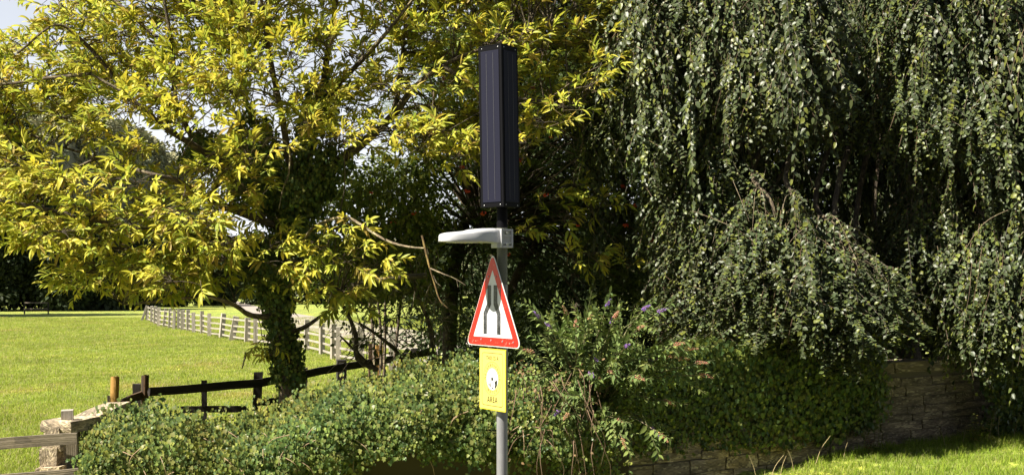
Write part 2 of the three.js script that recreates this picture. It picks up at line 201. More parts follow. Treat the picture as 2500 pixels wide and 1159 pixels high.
/* ------------------------------------------------------------------ sign post with solar column, lamp and two signs */
{
  const D = 8, ax = (1226 - 1250) / F * D, yAt = (py) => EYE + (HORIZON - py) / F * D, TH = 58.6 * Math.PI / 180;
  const root = thing('sign_post', 'grey metal post carrying two road signs, a lamp head and a black solar column', 'sign post', V(ax, 0, -D));
  const galvMap = tex(256, 256, (u, v) => { const k = 0.8 + 0.14 * (tnoise(u, v, 12, 1) - 0.5) + 0.12 * (tnoise(u, v, 50, 2) - 0.5); return [k, k, k]; });
  const galv = new THREE.MeshStandardMaterial({ color: new THREE.Color().setRGB(0.27, 0.27, 0.28), map: galvMap, roughness: 0.55, metalness: 0.35 });
  const galvOld = new THREE.MeshStandardMaterial({ color: new THREE.Color().setRGB(0.13, 0.135, 0.1), map: galvMap, roughness: 0.7, metalness: 0.2 });
  const black = new THREE.MeshPhysicalMaterial({ specularIntensity: 0.1, color: new THREE.Color().setRGB(0.004, 0.004, 0.005), roughness: 0.6 });
  const steel = new THREE.MeshStandardMaterial({ color: new THREE.Color().setRGB(0.55, 0.55, 0.55), roughness: 0.35, metalness: 0.8 });
  const cyl = (r0, r1, y0, y1, n = 28) => { const g = new THREE.CylinderGeometry(r1, r0, y1 - y0, n, 1); g.translate(0, (y0 + y1) / 2, 0); return g; };
  const yJoint = yAt(693), pole = part('pole', cyl(0.0385, 0.0385, -0.05, yJoint), galv, root);
  part('joint_ring', cyl(0.0393, 0.0393, yJoint - 0.004, yJoint + 0.004), galvOld, pole);
  part('pole_upper', cyl(0.0365, 0.0365, yJoint, yAt(556)), galvOld, root);
  part('mounting_tube', cyl(0.038, 0.038, yAt(556), yAt(500)), black, root);

  // solar column: square body, four inset panels with two pale bus lines each
  const col = new THREE.Group(); col.name = 'solar_column'; root.add(col);
  const S = 0.196, H = 1.098, y0 = yAt(507);
  col.position.set(-0.012, y0, 0); col.rotation.set(0, -35 * Math.PI / 180, 0); const lean = new THREE.Quaternion().setFromAxisAngle(V(0, 0, 1), 0.9 * Math.PI / 180); col.quaternion.premultiply(lean);
  const bevelBox = (w, h, d, b) => { const s = new THREE.Shape(); s.moveTo(-w / 2 + b, -d / 2 + b); s.lineTo(w / 2 - b, -d / 2 + b); s.lineTo(w / 2 - b, d / 2 - b); s.lineTo(-w / 2 + b, d / 2 - b); s.closePath(); const g = new THREE.ExtrudeGeometry(s, { depth: h - 2 * b, bevelEnabled: true, bevelSize: b, bevelThickness: b, bevelSegments: 2 }); g.rotateX(-Math.PI / 2); g.translate(0, b, 0); return g; };
  part('housing', bevelBox(S - 0.012, H, S - 0.012, 0.003), black, col);
  const cellMat = new THREE.MeshPhysicalMaterial({ color: new THREE.Color().setRGB(0.0125, 0.013, 0.024), roughness: 0.6, specularIntensity: 0.12, bumpMap: tex(64, 64, (u, v, x, y) => (y % 8 < 4 ? 0.4 : 0.6)), bumpScale: 0.0004 });
  const lineMat = new THREE.MeshStandardMaterial({ color: new THREE.Color().setRGB(0.04, 0.04, 0.047), roughness: 0.6 });
  for (let k = 0; k < 4; k++) {
    const f = new THREE.Group(); f.name = 'panel_face'; f.rotation.y = k * Math.PI / 2; col.add(f);
    const z = S / 2 - 0.006;
    const fb = new MB(); for (const s of [-1, 1]) { fb.add(new THREE.BoxGeometry(0.02, H - 0.002, 0.008), new THREE.Matrix4().makeTranslation(s * (S / 2 - 0.012), H / 2, z + 0.001)); fb.add(new THREE.BoxGeometry(S - 0.044, 0.03, 0.0078), new THREE.Matrix4().makeTranslation(0, s > 0 ? H - 0.016 : 0.016, z + 0.001)); }
    part('frame', fb.geo(), black, f);
    const pan = new THREE.PlaneGeometry(S - 0.046, H - 0.066, 1, 40); const pb = bevelBox(S - 0.046, H - 0.066, 0.006, 0.0018); pb.translate(0, 0.033, z + 0.0055); part('solar_panel', pb, cellMat, f);
    for (const s of [-1, 1]) { const g = new THREE.BoxGeometry(0.0024, H - 0.1, 0.001); g.translate(s * 0.028, H / 2, z + 0.0095); part('bus_line', g, lineMat, f); }
    for (const sx of [-1, 1]) for (const sy of [0.014, H - 0.014]) { const g = new THREE.SphereGeometry(0.0038, 8, 5); g.scale(1, 1, 0.5); g.translate(sx * (S / 2 - 0.03), sy, z + 0.005); part('screw', g, steel, f); }
  }
  part('cap', (() => { const g = bevelBox(S - 0.002, 0.006, S - 0.002, 0.002); g.translate(0, H, 0); return g; })(), black, col);

  // lamp head pointing the way the triangle faces
  const lamp = new THREE.Group(); lamp.name = 'lamp_head'; root.add(lamp); lamp.rotation.y = -TH - 0.03;
  const grey = new THREE.MeshPhysicalMaterial({ color: new THREE.Color().setRGB(0.37, 0.375, 0.39), roughness: 0.5 });
  const yb = yAt(592);
  { // lofted shell along +z
    const st = [[0.03, 0.056, 0.088, 0], [0.09, 0.064, 0.088, 0.002], [0.15, 0.09, 0.086, 0.004], [0.21, 0.108, 0.082, 0.006], [0.26, 0.112, 0.076, 0.006], [0.275, 0.113, 0.071, 0.006], [0.30, 0.113, 0.067, 0.006], [0.345, 0.112, 0.062, 0.005], [0.39, 0.107, 0.058, 0.004], [0.43, 0.092, 0.054, 0.004], [0.455, 0.068, 0.048, 0.004], [0.47, 0.036, 0.04, 0.005], [0.476, 0.006, 0.026, 0.006]];
    const p = [], idx = [], N = 20;
    for (const [z, w, h, b] of st) for (let k = 0; k < N; k++) { const a = k / N * 2 * Math.PI, c = Math.cos(a), s = Math.sin(a), e = s > 0 ? 0.45 : 0.3; const x = Math.sign(c) * Math.pow(Math.abs(c), s > 0 ? 0.75 : 0.25) * w, y = s >= 0 ? Math.pow(s, e) * (h - b - 0.006) + 0.006 : -Math.pow(-s, e) * 0.006; p.push(x, yb + b + y * 1.1, z); }
    for (let i = 0; i < st.length - 1; i++) for (let k = 0; k < N; k++) { const a = i * N + k, b = i * N + (k + 1) % N; idx.push(a, b, a + N, a + N, b, b + N); }
    const c0 = p.length / 3; p.push(0, yb + 0.04, 0.03); for (let k = 0; k < N; k++) idx.push(c0, (k + 1) % N, k); const c1 = p.length / 3; p.push(0, yb + 0.012, 0.476); for (let k = 0; k < N; k++) idx.push(c1, (st.length - 1) * N + k, (st.length - 1) * N + (k + 1) % N);
    const g = new THREE.BufferGeometry(); g.setAttribute('position', new THREE.Float32BufferAttribute(p, 3)); g.setIndex(idx); g.computeVertexNormals(); part('shell', g, grey, lamp);
    const lens = new THREE.CylinderGeometry(0.085, 0.085, 0.006, 28); lens.scale(1, 1, 1.35); lens.translate(0, yb - 0.004, 0.31); part('lens', lens, new THREE.MeshPhysicalMaterial({ color: new THREE.Color().setRGB(0.6, 0.6, 0.55), roughness: 0.25 }), lamp);
  }
  { // clamp block with two bolts and a recess on the side seen
    const br = new THREE.Group(); br.name = 'clamp'; lamp.add(br);
    const hgt = 0.128, yc = yAt(582.5), s = new THREE.Shape(); s.moveTo(-0.055, -0.05); s.lineTo(0.055, -0.05); s.lineTo(0.055, 0.035); s.lineTo(0.04, 0.06); s.lineTo(-0.04, 0.06); s.lineTo(-0.055, 0.035); s.closePath();
    const g = new THREE.ExtrudeGeometry(s, { depth: hgt - 0.006, bevelEnabled: true, bevelSize: 0.003, bevelThickness: 0.003, bevelSegments: 2 }); g.rotateX(Math.PI / 2); g.translate(0, yc + hgt / 2 - 0.003, 0); part('block', g, grey, br);
    const rb = new MB(); for (const [dy, w] of [[0.04, 0.012], [-0.048, 0.012]]) rb.add(new THREE.BoxGeometry(0.02, w, 0.09), new THREE.Matrix4().makeTranslation(0.062, yc + dy + (dy > 0 ? 0.018 : -0.008), 0)); rb.add(new THREE.BoxGeometry(0.02, 0.112, 0.012), new THREE.Matrix4().makeTranslation(0.062, yc, 0.04)); rb.add(new THREE.BoxGeometry(0.02, 0.112, 0.012), new THREE.Matrix4().makeTranslation(0.062, yc, -0.04)); rb.add(new THREE.BoxGeometry(0.016, 0.012, 0.07), new THREE.Matrix4().makeTranslation(0.06, yc + 0.018, 0)); rb.add(new THREE.BoxGeometry(0.016, 0.012, 0.07), new THREE.Matrix4().makeTranslation(0.06, yc - 0.03, 0)); part('ribs', rb.geo(), grey, br);
    for (const dy of [0.037, -0.043]) { const b = new THREE.CylinderGeometry(0.01, 0.01, 0.02, 6); b.rotateZ(Math.PI / 2); b.translate(0.066, yc + dy, 0); part('bolt', b, steel, br); }
  }

  // triangle: road narrows on both sides
  const tri = new THREE.Group(); tri.name = 'warning_sign'; root.add(tri);
  const cz = 0.072; tri.rotation.set(0, -TH, 0); tri.position.set(-Math.sin(TH) * cz, yAt(0), Math.cos(TH) * cz);
  tri.position.y = 0;
  const yB = yAt(845), yT = yAt(624), hw = 0.372;
  const triShape = (ins, r) => { const A = [-hw, yB], B = [hw, yB], C = [0, yT + 0.028]; const pts = [A, B, C], cx = 0, cy = (yB * 2 + yT) / 3; const q = pts.map(([x, y], i) => { // move lines inward by ins
      return [x, y]; }); const edges = [[A, B], [B, C], [C, A]].map(([a, b]) => { const dx = b[0] - a[0], dy = b[1] - a[1], l = Math.hypot(dx, dy), nx = -dy / l, ny = dx / l; return [a[0] + nx * ins, a[1] + ny * ins, dx / l, dy / l]; });
    const inter = (e, f) => { const den = e[2] * f[3] - e[3] * f[2], t = ((f[0] - e[0]) * f[3] - (f[1] - e[1]) * f[2]) / den; return [e[0] + e[2] * t, e[1] + e[3] * t]; };
    const v = [inter(edges[2], edges[0]), inter(edges[0], edges[1]), inter(edges[1], edges[2])], s = new THREE.Shape();
    for (let i = 0; i < 3; i++) { const p = v[i], a = v[(i + 2) % 3], b = v[(i + 1) % 3], la = Math.hypot(a[0] - p[0], a[1] - p[1]), lb = Math.hypot(b[0] - p[0], b[1] - p[1]); const p1 = [p[0] + (a[0] - p[0]) / la * r, p[1] + (a[1] - p[1]) / la * r], p2 = [p[0] + (b[0] - p[0]) / lb * r, p[1] + (b[1] - p[1]) / lb * r]; if (i) s.lineTo(...p1); else s.moveTo(...p1); s.quadraticCurveTo(p[0], p[1], p2[0], p2[1]); } s.closePath(); return s; };
  const wear = (base, chip, amt) => tex(256, 256, (u, v) => { const k = 1 + 0.06 * (tnoise(u, v, 9, 1) - 0.5), c = tnoise(u, v, 70, 2) * 0.6 + tnoise(u, v, 20, 3) * 0.4 > amt ? 1 : 0; return [0, 1, 2].map((i) => (c ? chip[i] : base[i] * k)); }, true);
  const redT = wear([0.7, 0.085, 0.035], [0.72, 0.5, 0.45], 0.84); redT.repeat.set(2.2, 2.2);
  const whiteT = wear([0.72, 0.72, 0.73], [0.55, 0.54, 0.52], 0.9); whiteT.repeat.set(2, 2);
  const ext = (s, d) => new THREE.ExtrudeGeometry(s, { depth: d, bevelEnabled: false, curveSegments: 8 });
  part('plate', ext(triShape(0, 0.07), 0.004), new THREE.MeshStandardMaterial({ color: new THREE.Color().setRGB(0.6, 0.6, 0.58), roughness: 0.5 }), tri);
  const wf = ext(triShape(0.05, 0.02), 0.0012); wf.translate(0, 0, 0.0042); part('white_field', wf, new THREE.MeshStandardMaterial({ map: whiteT, roughness: 0.4 }), tri);
  const bs = triShape(0.006, 0.066); bs.holes.push(triShape(0.062, 0.012)); const bf = ext(bs, 0.0016); bf.translate(0, 0, 0.0046); part('red_border', bf, new THREE.MeshStandardMaterial({ map: redT, roughness: 0.42 }), tri);
  const inkT = tex(128, 256, (u, v) => { const k = 0.17 + 0.16 * (tnoise(u, v, 8, 1) - 0.4) + 0.25 * (tnoise(u, v, 40, 2) - 0.5); return [k, k * 1.01, k * 1.05]; }, true); inkT.repeat.set(4, 4);
  const ink = new THREE.MeshStandardMaterial({ map: inkT, roughness: 0.5 });
  const cosT = 0.52, uA = (px) => (px - 1206) / (F / D) / cosT;
  for (const s of [-1, 1]) { const X = s < 0 ? [1193.5, 1202.5, 1183.5, 1192] : [1218, 1209, 1226, 1217.5], y = [696, 743, 768, 815].map(yAt), sh = new THREE.Shape(); sh.moveTo(uA(X[0]), y[0]); sh.lineTo(uA(X[1]), y[0]); sh.lineTo(uA(X[1]), y[1]); sh.lineTo(uA(X[3]), y[2]); sh.lineTo(uA(X[3]), y[3]); sh.lineTo(uA(X[2]), y[3]); sh.lineTo(uA(X[2]), y[2] + 0.012); sh.lineTo(uA(X[0]), y[1] + 0.012); sh.closePath(); const g = ext(sh, 0.001); g.translate(0, 0, 0.0056); part('lane_bar', g, ink, tri); }
  for (const [px, py] of [[1178, 829], [1203, 830], [1231, 831], [1257, 831], [1196, 675], [1215, 675]]) { const b = new THREE.CylinderGeometry(0.0065, 0.0065, 0.004, 10); b.rotateX(Math.PI / 2); b.translate(uA(px), yAt(py), 0.008); part('bolt', b, galv, tri); }
  for (const py of [680, 826]) { const c = new THREE.BoxGeometry(0.09, 0.03, 0.036); c.translate(0.0, yAt(py), -0.02); part('clip', c, galvOld, tri); }

  // yellow notice
  const yel = new THREE.Group(); yel.name = 'notice_sign'; root.add(yel); const TY = 57 * Math.PI / 180; yel.rotation.y = -TY; yel.position.set(-Math.sin(TY) * 0.062 - 0.012, 0, Math.cos(TY) * 0.062);
  const w = 0.338, yb2 = yAt(1000), h2 = yAt(850.5) - yb2, rs = (W, Hh, r) => { const s = new THREE.Shape(); s.moveTo(-W / 2 + r, 0); s.lineTo(W / 2 - r, 0); s.quadraticCurveTo(W / 2, 0, W / 2, r); s.lineTo(W / 2, Hh - r); s.quadraticCurveTo(W / 2, Hh, W / 2 - r, Hh); s.lineTo(-W / 2 + r, Hh); s.quadraticCurveTo(-W / 2, Hh, -W / 2, Hh - r); s.lineTo(-W / 2, r); s.quadraticCurveTo(-W / 2, 0, -W / 2 + r, 0); return s; };
  const yg = ext(rs(w, h2, 0.01), 0.006); yg.translate(0, yb2, -0.003); part('plate', yg, new THREE.MeshStandardMaterial({ color: new THREE.Color().setRGB(0.5, 0.42, 0.015), roughness: 0.5 }), yel);
  const cv = document.createElement('canvas'); cv.width = 512; cv.height = Math.round(512 * h2 / w); const c = cv.getContext('2d'), CW = cv.width, CH = cv.height;
  c.fillStyle = '#b5aa58'; c.fillRect(0, 0, CW, CH);
  c.strokeStyle = '#4d4204'; c.lineWidth = 7; const rr = (x, y, W, Hh, r) => { c.beginPath(); c.moveTo(x + r, y); c.lineTo(x + W - r, y); c.quadraticCurveTo(x + W, y, x + W, y + r); c.lineTo(x + W, y + Hh - r); c.quadraticCurveTo(x + W, y + Hh, x + W - r, y + Hh); c.lineTo(x + r, y + Hh); c.quadraticCurveTo(x, y + Hh, x, y + Hh - r); c.lineTo(x, y + r); c.quadraticCurveTo(x, y, x + r, y); c.closePath(); };
  rr(46, 38, CW - 92, CH - 76, 40); c.stroke();
  c.fillStyle = '#3c3203'; c.textAlign = 'center'; c.textBaseline = 'middle';
  c.font = 'bold 58px sans-serif'; c.fillText('THIS IS A', CW / 2, 92);
  c.font = 'bold 84px sans-serif'; c.fillStyle = '#2e2602'; c.fillText('AREA', CW / 2, CH - 102);
  const ox = CW / 2, oy = CH * 0.488, R = 180; c.lineWidth = 5; c.strokeStyle = '#8a7a10'; c.beginPath(); c.arc(ox, oy, R, 0, 7); c.stroke();
  c.fillStyle = '#463b04'; c.font = 'bold 42px sans-serif';
  const arc = (txt, r, mid, step, flip) => { for (let i = 0; i < txt.length; i++) { const a = mid + (i - (txt.length - 1) / 2) * step * (flip ? -1 : 1); c.save(); c.translate(ox + Math.sin(a) * r, oy - Math.cos(a) * r); c.rotate(flip ? a + Math.PI : a); c.fillText(txt[i], 0, 0); c.restore(); } };
  arc('NEIGHBOURHOOD', 147, 0, 0.262, false); arc('WATCH', 147, Math.PI, 0.29, true);
  c.fillStyle = '#c8c8c4'; c.beginPath(); c.arc(ox, oy + 4, 116, 0, 7); c.fill(); c.save(); c.beginPath(); c.arc(ox, oy + 4, 114, 0, 7); c.clip();
  c.fillStyle = '#20201c'; const blob = (...q) => { c.beginPath(); c.moveTo(ox + q[0], oy + q[1]); for (let i = 2; i < q.length; i += 2) c.lineTo(ox + q[i], oy + q[i + 1]); c.closePath(); c.fill(); };
  blob(-28, -22, -12, -8, 4, -14, 22, -26, 18, -4, 24, 12, 8, 26, 0, 14, -14, 30, -22, 10); // dark cluster in the middle
  blob(30, 12, 46, 34, 62, 20, 104, 8, 96, 66, 60, 104, 42, 96, 56, 60); blob(-46, 30, -36, 44, -30, 84, -44, 92, -60, 70, -52, 50); blob(-72, 44, -64, 60, -70, 78, -84, 62); blob(-8, 92, 14, 86, 22, 104, -4, 108);
  c.lineWidth = 4; c.strokeStyle = '#3a3a36'; c.beginPath(); c.moveTo(ox - 14, oy - 62); c.lineTo(ox, oy - 84); c.lineTo(ox + 14, oy - 62); c.lineTo(ox + 10, oy - 56); c.lineTo(ox - 10, oy - 56); c.closePath(); c.stroke(); c.beginPath(); c.moveTo(ox - 82, oy - 28); c.lineTo(ox - 56, oy - 30); c.moveTo(ox + 50, oy - 30); c.lineTo(ox + 80, oy - 26); c.moveTo(ox - 86, oy + 10); c.lineTo(ox - 70, oy + 30); c.stroke(); c.restore();
  const ct = new THREE.CanvasTexture(cv); ct.colorSpace = THREE.SRGBColorSpace;
  const face = new THREE.PlaneGeometry(w - 0.012, h2 - 0.012); face.translate(0, yb2 + h2 / 2, 0.0042); part('printed_face', face, new THREE.MeshStandardMaterial({ map: ct, roughness: 0.45 }), yel);
  const ck = new THREE.BoxGeometry(0.09, 0.026, 0.03); ck.translate(0, yb2 + h2 * 0.8, -0.018); part('clip', ck, galvOld, yel); const ck2 = ck.clone(); ck2.translate(0, -h2 * 0.6, 0); part('clip', ck2, galvOld, yel);
}

/* ------------------------------------------------------------------ far field: fence, woodland edge */
const fieldD = (y) => F * 2.42 / (y - HORIZON);
{
  const f = thing('paddock_fence', 'long pale weathered post and rail fence curving across the far field', 'fence');
  const posts = [[358, 784, 0], [369, 788, 0], [377, 792, 0.02], [386, 797, 0.02], [399, 799, 0.1], [412, 802, 0.06], [423, 804, 0.04], [435, 804, 0], [445, 807, 0], [458, 809, 0], [472, 813, -0.02], [492, 815, 0], [510, 821, 0], [539, 825, 0.1], [564, 831, 0.2], [602, 836, 0.03], [623, 841, 0], [668, 848, 0], [708, 853, 0], [748, 857, 0], [785, 866, 0], [814, 876, 0], [825, 880, 0.02], [880, 891, 0], [960, 905, 0], [1050, 920, 0]].map(([px, py, ln], i) => { const d = fieldD(py), b = P(px, py, d); b.y = groundY(b.x, d) - 0.05; return { b, t: b.clone().add(V(ln * 1.1, 1.12 + 0.12 * hash(i, 2), 0)), w: 0.1 + 0.05 * hash(i, 5) }; });
  posts.forEach((q, i) => part('post', postGeo(q.b, q.t, q.w * (i === 14 ? 2 : 1.6), { seed: i }), woodPale, f));
  { const b = posts[0].b; part('brace', plank(b.clone().add(V(-0.35, 0, 0.2)), b.clone().add(V(0.02, 1.15, 0.05)), 0.16, 0.1, { seed: 3 }), woodPale, f); }
  for (let i = 0; i < posts.length - 1; i++) for (const h of [0.16, 0.42, 0.68, 0.95]) { const a = posts[i].b.clone(), b = posts[i + 1].b.clone(), off = V(0, 0, -0.1); a.y += h + 0.05 + 0.03 * (hash(i, h * 10) - 0.5); b.y += h + 0.05 + 0.03 * (hash(i + 1, h * 10) - 0.5); part('rail', plank(a.add(off), b.add(off), 0.07, 0.035, { seed: i + h * 7, seg: 2 }), woodPale, f); }
}

/* ------------------------------------------------------------------ near and middle wooden fences */
{
  const D1 = 10.45, f = thing('rail_fence', 'grey weathered two-rail wooden fence ending at the ivy wall', 'fence');
  part('rail', plank(P(-120, 1092, D1 - 0.1), P(187, 1071, D1), 0.1, 0.045, { seed: 4, seg: 12 }), woodGrey, f);
  part('rail', plank(P(-120, 1182, D1 - 0.1), P(199, 1156, D1), 0.1, 0.045, { seed: 7, seg: 12 }), woodGrey, f);
  { const t = P(176, 1078, D1 + 0.12), b = t.clone(); b.y = groundY(b.x, D1) - 0.5; part('post', postGeo(b, t, 0.095, { seed: 3 }), woodGrey, f); }
  { const t = P(163, 1002, D1 + 0.42), b = t.clone(); b.y = -0.5; part('post', postGeo(b, t, 0.105, { seed: 8 }), woodPale, f, { label: 'pale grey square post standing behind the stone wall end' }); }
}
{
  const f = thing('broken_fence', 'dark broken post and rail fence behind the ivy bank', 'fence');
  const post = (px, py, d, w, mat, round, lean = 0, seed = px) => { const t = P(px, py, d), b = t.clone(); b.x -= lean; b.y = groundY(b.x, d) - 0.3; part('post', postGeo(b, t, w, { round, seed }), mat, f); };
  post(280, 919, 14.6, 0.108, woodTan, true, 0.05); post(267, 966, 14.9, 0.07, woodGrey, false); post(353, 916, 15.2, 0.1, woodBrown, true, 0.03); post(333, 936, 15.5, 0.1, woodDark, false);
  post(497, 928, 15.9, 0.075, woodDark, false); post(630, 908, 16.2, 0.125, woodDark, false, 0.06); post(745, 898, 17, 0.06, woodDark, false); post(833, 878, 17.8, 0.14, woodDark, false); post(907, 838, 18.4, 0.1, woodBrown, false); post(925, 842, 18.7, 0.11, woodTan, false); post(1010, 850, 19.5, 0.1, woodDark, false);
  const rail = (a, b, h, mat, seed, tipped = 0.03) => part('rail', plank(P(...a), P(...b), h, 0.04, { seed, tipped, seg: 10 }), mat, f);
  rail([362, 956, 15.15], [640, 934, 16.1], 0.112, woodDark, 2); rail([636, 934, 16.15], [838, 896, 17.7], 0.112, woodDark, 5); rail([836, 897, 17.75], [1060, 858, 20], 0.112, woodDark, 9);
  rail([440, 1000, 15.7], [597, 999, 16], 0.09, woodDark, 12, 0.06); rail([634, 984, 16.2], [720, 968, 16.7], 0.09, woodDark, 15, 0.05);
  rail([346, 963, 15.2], [288, 990, 14.5], 0.1, woodBrown, 17, 0.05);
}

/* ------------------------------------------------------------------ stone wall */
const stones = [];
for (let k = 0; k < 8; k++) { const g = new THREE.BoxGeometry(1, 1, 1, 3, 2, 1), p = g.attributes.position, uv = g.attributes.uv; for (let i = 0; i < p.count; i++) { const x = p.getX(i), y = p.getY(i), z = p.getZ(i), e = (Math.abs(x) > 0.4) + (Math.abs(y) > 0.4) + (Math.abs(z) > 0.4), s = e === 3 ? 0.965 : e === 2 ? 0.985 : 1, q = (a) => hash(x * 3.1 + a, y * 4.3 + k, z * 2.7 + k * 3); p.setXYZ(i, x * s + (q(1) - 0.5) * 0.035, y * s + (q(2) - 0.5) * 0.09, z * s + (q(3) - 0.5) * 0.06); uv.setXY(i, x * 0.6 + z * 0.45 + k * 0.3, y * 0.4 + z * 0.5 + k * 0.2); } g.computeVertexNormals(); stones.push(g); }
const stoneBump = tex(256, 256, (u, v) => 0.5 * tnoise(u, v, 10, 1) + 0.3 * tnoise(u, v, 40, 2) + 0.2 * tnoise(u, v, 90, 3)); stoneBump.repeat.set(0.7, 0.7);
const stoneMats = [[0.55, 0.49, 0.4], [0.52, 0.465, 0.385], [0.58, 0.52, 0.43], [0.5, 0.45, 0.38]].map((c, k) => { const m = tex(256, 256, (u, v) => { const a = tnoise(u, v, 6, k), b = tnoise(u, v, 30, k + 9), l = tnoise(u, v, 11, k + 20) > 0.7 && b > 0.4 ? 0.14 : 0, q = 0.75 + 0.3 * (a - 0.5) + 0.3 * (b - 0.5); return [c[0] * q * 1.2 + l, c[1] * q * 1.2 + l, c[2] * q * 1.2 + l * 0.8]; }, true); return new THREE.MeshStandardMaterial({ map: m, bumpMap: stoneBump, bumpScale: 0.012, roughness: 0.95 }); });
{
  const r = rng(77), wall = thing('stone_wall', 'low dry stone retaining wall running behind the verge under the trees', 'wall');
  // core of mortar and rubble behind the face stones
  const xs = []; for (let x = -4.05; x <= 12; x += 0.35) xs.push(x);
  const topAt = (x) => interp([[-4.1, 0.42], [-2, 0.45], [-1, 0.58], [0, 0.75], [2, 0.92], [5.8, 0.98], [12, 1.1]], x);
  { const p = [], idx = []; for (const x of xs) { const d = wallD(x), t = topAt(x) - 0.06; for (const [dd, y] of [[-0.056, -0.6], [-0.056, t], [0.42, t], [0.42, -0.6]]) p.push(x, y, -(d + dd)); } for (let i = 0; i < xs.length - 1; i++) for (let k = 0; k < 3; k++) { const a = i * 4 + k; idx.push(a, a + 4, a + 1, a + 1, a + 4, a + 5); } idx.push(0, 1, 2, 0, 2, 3); const g = new THREE.BufferGeometry(); g.setAttribute('position', new THREE.Float32BufferAttribute(p, 3)); g.setIndex(idx); g.computeVertexNormals(); part('core', g, new THREE.MeshStandardMaterial({ color: new THREE.Color().setRGB(0.17, 0.145, 0.11), roughness: 1, side: THREE.DoubleSide }), wall); }
  const put = (x, y, w, h, dpt, mat, out = 0) => { const d = wallD(x), sl = Math.atan2(wallD(x + 0.2) - wallD(x - 0.2), 0.4), m = part('stone', stones[Math.floor(r() * 8)], mat, wall); m.position.set(x, y, -(d + 0.03 - out)); m.rotation.set((r() - 0.5) * 0.05, sl, (r() - 0.5) * 0.04); m.scale.set(w / Math.cos(sl), h, dpt); return m; };
  let y = -0.36;
  while (y < 0.92) { const h = 0.085 + 0.07 * r(); for (let x = -1.6 + r() * 0.2; x < 7.6;) { const w = 0.26 + 0.36 * r(); const t = topAt(x) - 0.1; if (y + h < t + 0.05 && (x > 3.2 || y < 0.36)) put(x + w / 2, y + h / 2 + (r() - 0.5) * 0.012, w - 0.006, h - 0.005 + (r() - 0.5) * 0.01, 0.2, stoneMats[Math.floor(r() * 4)], (r() - 0.5) * 0.014); x += w; } y += h; }
  for (let x = 3.6; x < 7.8;) { const w = 0.55 + 0.5 * r(), m = put(x + w / 2, topAt(x + w / 2) - 0.02, w - 0.015, 0.13, 0.42, stoneMats[1 + Math.floor(r() * 2)], -0.08); m.name = 'coping_stone'; x += w; }
  // pale wall end at the rail fence
  const e = (px, py, d, w, h, dp, rz, k) => { const m = part('stone', stones[k], stoneMats[k % 4], wall); m.position.copy(P(px, py, d)); m.rotation.set(0.05, -0.25, rz); m.scale.set(w, h, dp); };
  e(150, 1062, 10.85, 0.17, 0.2, 0.32, 0.03, 1); e(140, 1112, 10.83, 0.18, 0.2, 0.3, -0.04, 2); e(162, 1108, 10.88, 0.14, 0.16, 0.28, 0.1, 3); e(140, 1148, 10.8, 0.26, 0.12, 0.32, 0.12, 4); e(150, 1190, 10.8, 0.3, 0.2, 0.32, 0, 5); e(146, 1084, 10.84, 0.2, 0.08, 0.3, 0.02, 6);
  const cp = (a, b, w, k) => { const A = P(...a), B = P(...b), m = part('coping_stone', stones[k], stoneMats[2], wall); m.position.copy(A.clone().add(B).multiplyScalar(0.5)); m.quaternion.setFromUnitVectors(V(1, 0, 0), B.clone().sub(A).normalize()); m.scale.set(A.distanceTo(B) * 1.02, 0.11, w); };
  cp([134, 1042, 10.7], [215, 1028, 11.3], 0.3, 0); cp([212, 1027, 11.3], [290, 992, 12.4], 0.26, 3);
}

/* ------------------------------------------------------------------ leaf kinds */
const R0 = rng(4242);
const j = (r, a) => 1 + (r() - 0.5) * 2 * a;
// sweet chestnut: long, pointed, folded leaves
const chestnutLeaves = []; { const cols = [[0.387, 0.37, 0.038], [0.316, 0.336, 0.038], [0.48, 0.425, 0.044], [0.222, 0.272, 0.038], [0.516, 0.425, 0.052], [0.352, 0.354, 0.038], [0.362, 0.272, 0.06], [0.257, 0.3, 0.038], [0.352, 0.354, 0.038], [0.433, 0.401, 0.038], [0.281, 0.317, 0.038], [0.362, 0.341, 0.044]]; cols.forEach((c, k) => chestnutLeaves.push(leafGeo(0.085 + 0.06 * R0(), 0.028 + 0.012 * R0(), { seg: 5, fold: 0.2 + 0.45 * R0(), curl: 0.05 + 0.75 * R0() * R0(), twist: (R0() - 0.5) * 1.5, shape: (t) => Math.pow(Math.sin(Math.PI * Math.pow(t, 0.85)), 0.75), col: c, rib: c.map((q) => q * 1.12) }))); }
function chestnutSpray(r) { const s = new Spray(), n = 6 + Math.floor(r() * 7), tw = []; const ax = V(0, 0.12, 1).normalize(), L = 0.1 + 0.14 * r(); for (let i = 0; i < n; i++) { const t = 0.25 + 0.75 * i / (n - 1), a = i * 2.4 + r() * 0.8, pos = ax.clone().multiplyScalar(L * t), side = V(Math.cos(a), Math.sin(a) * 0.75, 0), dir = side.clone().multiplyScalar(1 - 0.45 * t).addScaledVector(ax, 0.35 + 0.7 * t).add(V(0, -0.02 - 0.3 * r(), 0)).normalize(); s.leaf(chestnutLeaves[Math.floor(r() * chestnutLeaves.length)], aim(pos, dir, V((r() - 0.5) * 1.3, 1, (r() - 0.5) * 1.3), 0.65 + 0.55 * r())); } s.wood.add(tint(tube([V(0, -0.02, -0.1), V(0, 0, 0), ax.clone().multiplyScalar(L)], 0.004, 0.002, { radial: 4, seg: 3 }), [0.16, 0.12, 0.06])); return s; }
